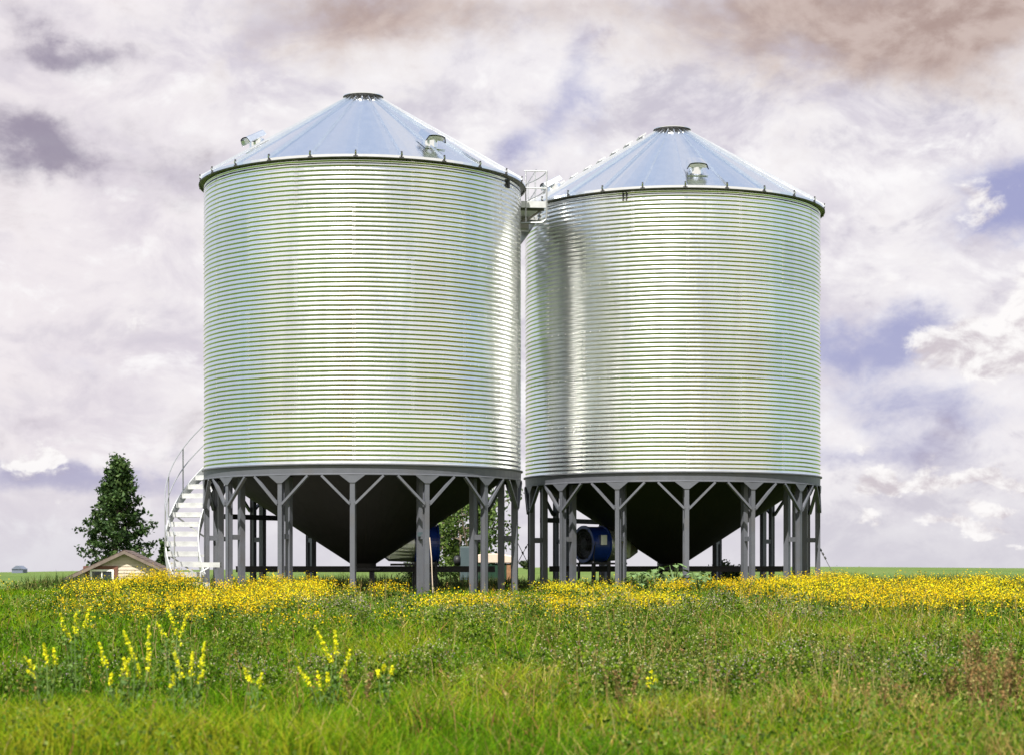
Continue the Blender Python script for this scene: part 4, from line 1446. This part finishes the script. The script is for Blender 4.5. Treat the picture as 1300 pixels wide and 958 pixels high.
def yellow_belt():
    """wild mustard in bloom along the front of the bins"""
    cl = Cloud()
    n0 = 25000
    d = rng.uniform(24, 46, n0); x = rng.uniform(-17, 17, n0)
    px = pxs(x, d)
    top = np.interp(px, [-200, 60, 150, 300, 450, 560, 660, 740, 900, 1050, 1300, 1600], [34, 33, 30, 29, 30, 32.5, 33.5, 34, 33.5, 31.5, 30.5, 30])
    pt = fbm(x * 0.45 + 70, d * 0.45, 3)
    p = sstep(-2.5, 2.5, d - top + 6 * (fbm(x * 0.9 + 9, d * 0.2, 2) - 0.5)) * sstep(0.36, 0.56, pt)
    lft = np.interp(px, [-300, 60, 140, 220, 640, 690, 720, 1020, 1060, 1500], [0.05, 0.12, 0.75, 1.0, 0.95, 0.45, 0.9, 0.85, 0.85, 0.85])
    r1 = np.hypot(x - BIN1.x, d - BIN1.y); r2 = np.hypot(x - BIN2.x, d - BIN2.y)
    bu = 0.5 * fbm(x * 1.6 + 5, d * 1.0 + 40, 2) + 0.5 * fbm(x * 0.75 + 60, d * 0.14, 3)
    p = p + 0.08 * sstep(25, 30, d)
    ok = (rng.random(n0) < p * lft * (0.05 + 0.95 * sstep(0.43, 0.59, bu))) & (r1 > 4.1) & (r2 > 4.15)
    x, d, pt = x[ok], d[ok], pt[ok]; n = len(x); px = pxs(x, d)
    z = ground_z(x, d)
    bush = 0.5 * fbm(x * 1.6 + 5, d * 1.0 + 40, 2) + 0.5 * fbm(x * 0.75 + 60, d * 0.14, 3)
    H = (0.02 + 0.30 * pt + 0.55 * bush) * rng.uniform(0.6, 1.2, n)
    H = H * np.interp(px, [0, 90, 150, 215, 330, 450, 640, 700, 780, 850, 950, 1030, 1070, 1300], [0.55, 0.5, 0.54, 0.86, 0.74, 0.50, 0.40, 0.36, 0.46, 0.46, 0.50, 0.56, 0.72, 0.68])
    base = np.stack([x, d, z], 1)
    # stems, four to a plant
    for k in range(4):
        ln = rng.normal(size=(n, 3)) * 0.30 * H[:, None]; ln[:, 2] = H * rng.uniform(0.7, 1.0, n)
        tips = base + ln
        c = np.array([[0.07, 0.12, 0.02]]) * rng.uniform(0.7, 1.4, (n, 1))
        cl.add(*blades_from(base, tips, np.full(n, 0.010), np.zeros((n, 3)), c, c * 1.2))
        # blossoms in a loose head
        m = 15
        cc = np.repeat(tips, m, 0) + rng.normal(size=(n * m, 3)) * np.array([[0.05, 0.05, 0.075]])
        s = rng.uniform(0.006, 0.0135, n * m)
        u, v = rand_axes(n * m, s)
        gold = np.repeat(0.6 * fbm(x * 0.3 + 11, d * 0.3, 2) + 0.4 * fbm(x * 1.1, d * 0.8, 2), m)
        yc = np.where((gold + rng.normal(0, 0.12, n * m) > 0.5)[:, None], np.array([[0.72, 0.50, 0.012]]), np.array([[0.78, 0.66, 0.018]]))
        og = rng.random(n * m) < np.repeat(sstep(0.45, 0.7, fbm(x * 0.5 + 33, d * 0.4, 2)) * 0.3, m)
        yc[og] = np.array([0.62, 0.38, 0.014])
        yc = yc * rng.uniform(0.65, 1.1, (n * m, 1))
        grn = rng.random(n * m) < 0.34
        yc[grn] = np.array([0.12, 0.15, 0.025])
        V, Q, C = quads_from(cc, u, v, yc)
        cl.add(V, Q, None, C)
    # leaves down the stems
    m = 26
    cc = np.repeat(base, m, 0); hh = np.repeat(H, m) * rng.uniform(0.1, 0.75, n * m)
    cc = cc + rng.normal(size=cc.shape) * 0.07; cc[:, 2] = np.repeat(base[:, 2], m) + hh
    u, v = rand_axes(n * m, rng.uniform(0.015, 0.032, n * m), 1.5)
    P = np.array([[0.045, 0.09, 0.014], [0.075, 0.13, 0.02], [0.03, 0.06, 0.014]])
    V, Q, C = leaves_from(cc, u, v, P[rng.integers(0, 3, n * m)] * rng.uniform(0.7, 1.3, (n * m, 1)))
    cl.add(V, Q, None, C)
    o = cl.build('yellow_flowers', M['flower'])
    tag(o, 'dense belt of yellow wild mustard in bloom along the bins', 'flowers', kind='stuff')


def pale_flowers():
    """white campion and grey-mauve seed heads through the middle of the meadow"""
    cl = Cloud()
    n0 = 3600
    x, d = scatter(n0, 15.5, 36, 1.6)
    px = pxs(x, d)
    pt = fbm(x * 0.6 + 120, d * 0.3 + 7, 3)
    band = np.interp(px, [-200, 100, 300, 420, 1000, 1120, 1300], [0.10, 0.16, 0.5, 1.0, 0.95, 0.45, 0.25]) * sstep(15.5, 19, d)
    ok = rng.random(n0) < band * sstep(0.42, 0.6, pt)
    x, d, pt = x[ok], d[ok], pt[ok]
    # bushy herbs: rounded clumps that stand out of the grass
    nb = 170
    bx, bd = scatter(nb, 16.5, 35, 1.4)
    bp = pxs(bx, bd)
    kb = rng.random(nb) < np.interp(bp, [-200, 250, 400, 1050, 1300], [0.25, 0.35, 1.0, 0.9, 0.5])
    bx, bd = bx[kb], bd[kb]; nb = len(bx)
    rad = rng.uniform(0.16, 0.42, nb) * (0.7 + bd / 60); bh = rng.uniform(0.26, 0.50, nb)
    cnt = 24
    off = rng.normal(size=(nb * cnt, 2)) * 0.55
    rr = np.hypot(off[:, 0], off[:, 1])
    x2 = np.repeat(bx, cnt) + off[:, 0] * np.repeat(rad, cnt); d2 = np.repeat(bd, cnt) + off[:, 1] * np.repeat(rad, cnt)
    h2 = np.repeat(bh, cnt) * np.clip(1.05 - 0.5 * rr ** 2, 0.3, 1)
    nA = len(x)
    hA = (0.14 + 0.26 * pt) * rng.uniform(0.7, 1.2, nA)
    x = np.concatenate([x, x2]); d = np.concatenate([d, d2]); n = len(x); px = pxs(x, d)
    z = ground_z(x, d); H = np.concatenate([hA, h2])
    base = np.stack([x, d, z], 1)
    for k in range(3):
        ln = rng.normal(size=(n, 3)) * 0.28 * H[:, None]; ln[:, 2] = H * rng.uniform(0.65, 1.0, n)
        tips = base + ln
        c = np.array([[0.055, 0.10, 0.015]]) * rng.uniform(0.7, 1.3, (n, 1))
        cl.add(*blades_from(base, tips, np.full(n, 0.006), np.zeros((n, 3)), c, c * 1.3))
        m = 7
        cc = np.repeat(tips, m, 0) + rng.normal(size=(n * m, 3)) * np.array([[0.05, 0.05, 0.06]])
        u, v = rand_axes(n * m, rng.uniform(0.003, 0.0068, n * m) * np.repeat(0.6 + d / 45, m))
        q = rng.random(n * m) + np.repeat((fbm(x * 0.5 + 200, d * 0.4, 2) - 0.5) * 1.0, m)
        pc = np.where((q < 0.62)[:, None], np.array([[0.17, 0.20, 0.03]]), np.where((q < 0.86)[:, None], np.array([[0.48, 0.48, 0.26]]), np.array([[0.28, 0.21, 0.25]])))
        pc = pc * rng.uniform(0.7, 1.15, (n * m, 1))
        V, Q, C = quads_from(cc, u, v, pc); cl.add(V, Q, None, C)
    m = 22
    cc = np.repeat(base, m, 0); hh = np.repeat(H, m) * rng.uniform(0.1, 0.9, n * m)
    cc = cc + rng.normal(size=cc.shape) * 0.06; cc[:, 2] = np.repeat(base[:, 2], m) + hh
    u, v = rand_axes(n * m, rng.uniform(0.009, 0.020, n * m), 1.5)
    P = np.array([[0.066, 0.132, 0.006], [0.122, 0.182, 0.012], [0.030, 0.066, 0.005]])
    V, Q, C = leaves_from(cc, u, v, P[rng.integers(0, 3, n * m)] * rng.uniform(0.7, 1.3, (n * m, 1)))
    cl.add(V, Q, None, C)
    o = cl.build('white_wildflowers', M['flower'])
    tag(o, 'patches of small white and mauve wildflowers scattered through the grass', 'wildflowers', kind='stuff')


grass(); weeds_under(); yellow_belt(); pale_flowers()


# ------------------------------------------------------------------ single plants near the lens
def clover_plant(px, py, d, spikes, label):
    """yellow sweet clover: thin stems, each ended by a long spike of tiny flowers. px,py = middle of the flower heads"""
    c = at(px, py, d); z = float(ground_z(c.x, d)); Ht = c.z - z
    root = empty('sweet_clover', (c.x, d, z)); tag(root, label, 'wildflower', 'yellow sweet clover plants in the foreground')
    st = MB()
    leafc = []
    for (dx, dy, L, lean) in spikes:           # photo pixels: offset of the spike's foot, length, lean sideways
        s = d / F
        foot = Vector((dx * s, random.uniform(-0.08, 0.08), Ht - dy * s))
        tip = foot + Vector((lean * s * 1.15, random.uniform(-0.03, 0.03), L * s * 1.2))
        p0 = Vector((foot.x * 0.25, 0, 0)); mid = p0.lerp(foot, 0.6) + Vector((random.uniform(-.02, .02), 0, 0))
        st.tube([p0, mid, foot, tip], [0.006, 0.005, 0.004, 0.002], 5)
        for q in (0.3, 0.45, 0.6, 0.75, 0.9):
            leafc.append(p0.lerp(foot, q))
        L2 = L
        m = int(30 + L * 2.4)
        t = rng.random(m) ** 0.9
        f0 = np.array(foot); f1 = np.array(tip)
        cc = f0 + (f1 - f0) * t[:, None] + rng.normal(size=(m, 3)) * (0.0095 * (1.2 - 0.85 * t))[:, None]
        u, v = rand_axes(m, rng.uniform(0.0045, 0.0085, m), 1.4)
        yc = np.where((rng.random(m) < 0.7)[:, None], np.array([[0.85, 0.80, 0.02]]), np.array([[0.62, 0.66, 0.03]])) * rng.uniform(0.75, 1.1, (m, 1))
        V, Q, C = leaves_from(cc, u, v, yc)
        mesh_np('flower_spike', V, Q, None, C, M['flower'], root)
    st.build('stems', M['clover_stem'], root)
    V, Q, C = leafy([tuple(c_) for c_ in leafc], 0.035, 7, 0.016, [(0.06, 0.12, 0.02), (0.09, 0.15, 0.03)])
    mesh_np('leaves', V, Q, None, C, M['leaf'], root)


M['clover_stem'] = mat_basic('clover_stem', (0.09, 0.15, 0.03), 0.6)
clover_plant(97, 800, 17.5, [(-14, -2, 18, -4), (0, 2, 22, 2), (8, -1, 24, 8), (-8, 12, 12, -6)], 'yellow sweet clover with four heads, alone below the house')
clover_plant(55, 845, 15.0, [(-10, 4, 14, -12), (2, 0, 24, -3), (-8, 14, 8, -10), (18, -4, 16, -2)], 'yellow sweet clover nearest the left edge of the meadow')
clover_plant(222, 800, 17.0, [(2, 6, 28, -10), (5, 14, 28, 8), (-12, 8, 16, -9)], 'yellow sweet clover with three heads right of the house')
clover_plant(165, 840, 14.6, [(8, -4, 30, -14), (22, 12, 48, 0), (-30, 6, 26, -8), (-10, 14, 16, 10), (-2, 18, 20, -6), (10, 24, 18, -2), (-22, 28, 14, 2)], 'largest yellow sweet clover bush, left of the foreground')
clover_plant(240, 850, 14.2, [(-10, 10, 28, -8), (2, 8, 26, 2), (14, -2, 28, 4), (8, 18, 14, 8), (-20, 20, 14, 2)], 'yellow sweet clover beside the largest bush on its right')
clover_plant(325, 862, 14.0, [(-6, 6, 18, -8), (4, 8, 14, 4)], 'small low yellow sweet clover with two heads')
clover_plant(418, 835, 15.2, [(4, 6, 40, -20), (8, -4, 26, -2), (16, 22, 28, 10), (0, 34, 14, -2), (-24, 36, 22, -14), (-12, 38, 18, -3)], 'tall yellow sweet clover in front of the nearer bin')
clover_plant(490, 852, 14.6, [(-2, 0, 9, 0), (6, 4, 10, 3), (-8, 6, 8, -2)], 'sparse yellow sweet clover right of the tall one')
clover_plant(832, 862, 15.0, [(0, 2, 12, -5), (-6, 8, 8, -3)], 'single low yellow sweet clover below the farther bin')


def dock_plant(px, py_top, d, label, big=1.0):
    """dried dock: brown stalk with crowded rusty seed clusters"""
    c = at(px, py_top, d); z = float(ground_z(c.x, d)); Ht = c.z - z
    root = empty('dried_dock', (c.x, d, z)); tag(root, label, 'weed', 'dried brown seed heads in the foreground')
    st = MB()
    for k in range(4 if big > 0.8 else 2):
        cc = []
        a_ = random.uniform(-0.25, 0.25)
        tip = Vector((a_ * Ht, random.uniform(-0.1, 0.1), Ht * random.uniform(0.75, 1.0)))
        st.tube([(0, 0, 0), tip * 0.5 + Vector((a_ * 0.05, 0, 0)), tip], [0.006, 0.005, 0.002], 5)
        for q in np.linspace(0.5, 1.0, 64):
            cc.append(tuple(tip * q + Vector((random.gauss(0, 0.015), random.gauss(0, 0.015), 0))))
        V, Q, C = leafy(cc, 0.0125 * big, 3, 0.0095, [(0.22, 0.13, 0.05), (0.26, 0.18, 0.07), (0.15, 0.10, 0.035), (0.30, 0.25, 0.10), (0.12, 0.14, 0.04)])
        mesh_np('seed_head', V, Q, None, C, M['flower'], root)
    st.build('stalks', M['rust'], root)


dock_plant(1250, 797, 15.6, 'tallest dried brown seed head at the right of the meadow', 1.2)
dock_plant(1236, 822, 14.8, 'broad rusty seed head just left of the tallest one', 1.3)
dock_plant(1284, 814, 15.0, 'brown seed head nearest the right edge of the meadow', 1.2)
dock_plant(1205, 818, 14.6, 'thin straight brown seed stalk left of the rusty clump', 0.6)
dock_plant(1262, 832, 14.0, 'short brown seed head in front of the tallest one', 1.0)
dock_plant(1131, 852, 14.2, 'low straw coloured seed head in the right foreground grass', 0.8)
dock_plant(456, 834, 15.6, 'reddish brown seed head beside the tall yellow sweet clover', 0.8)
dock_plant(792, 836, 15.4, 'thin tan seed stalk below the gap between the two bins', 0.5)
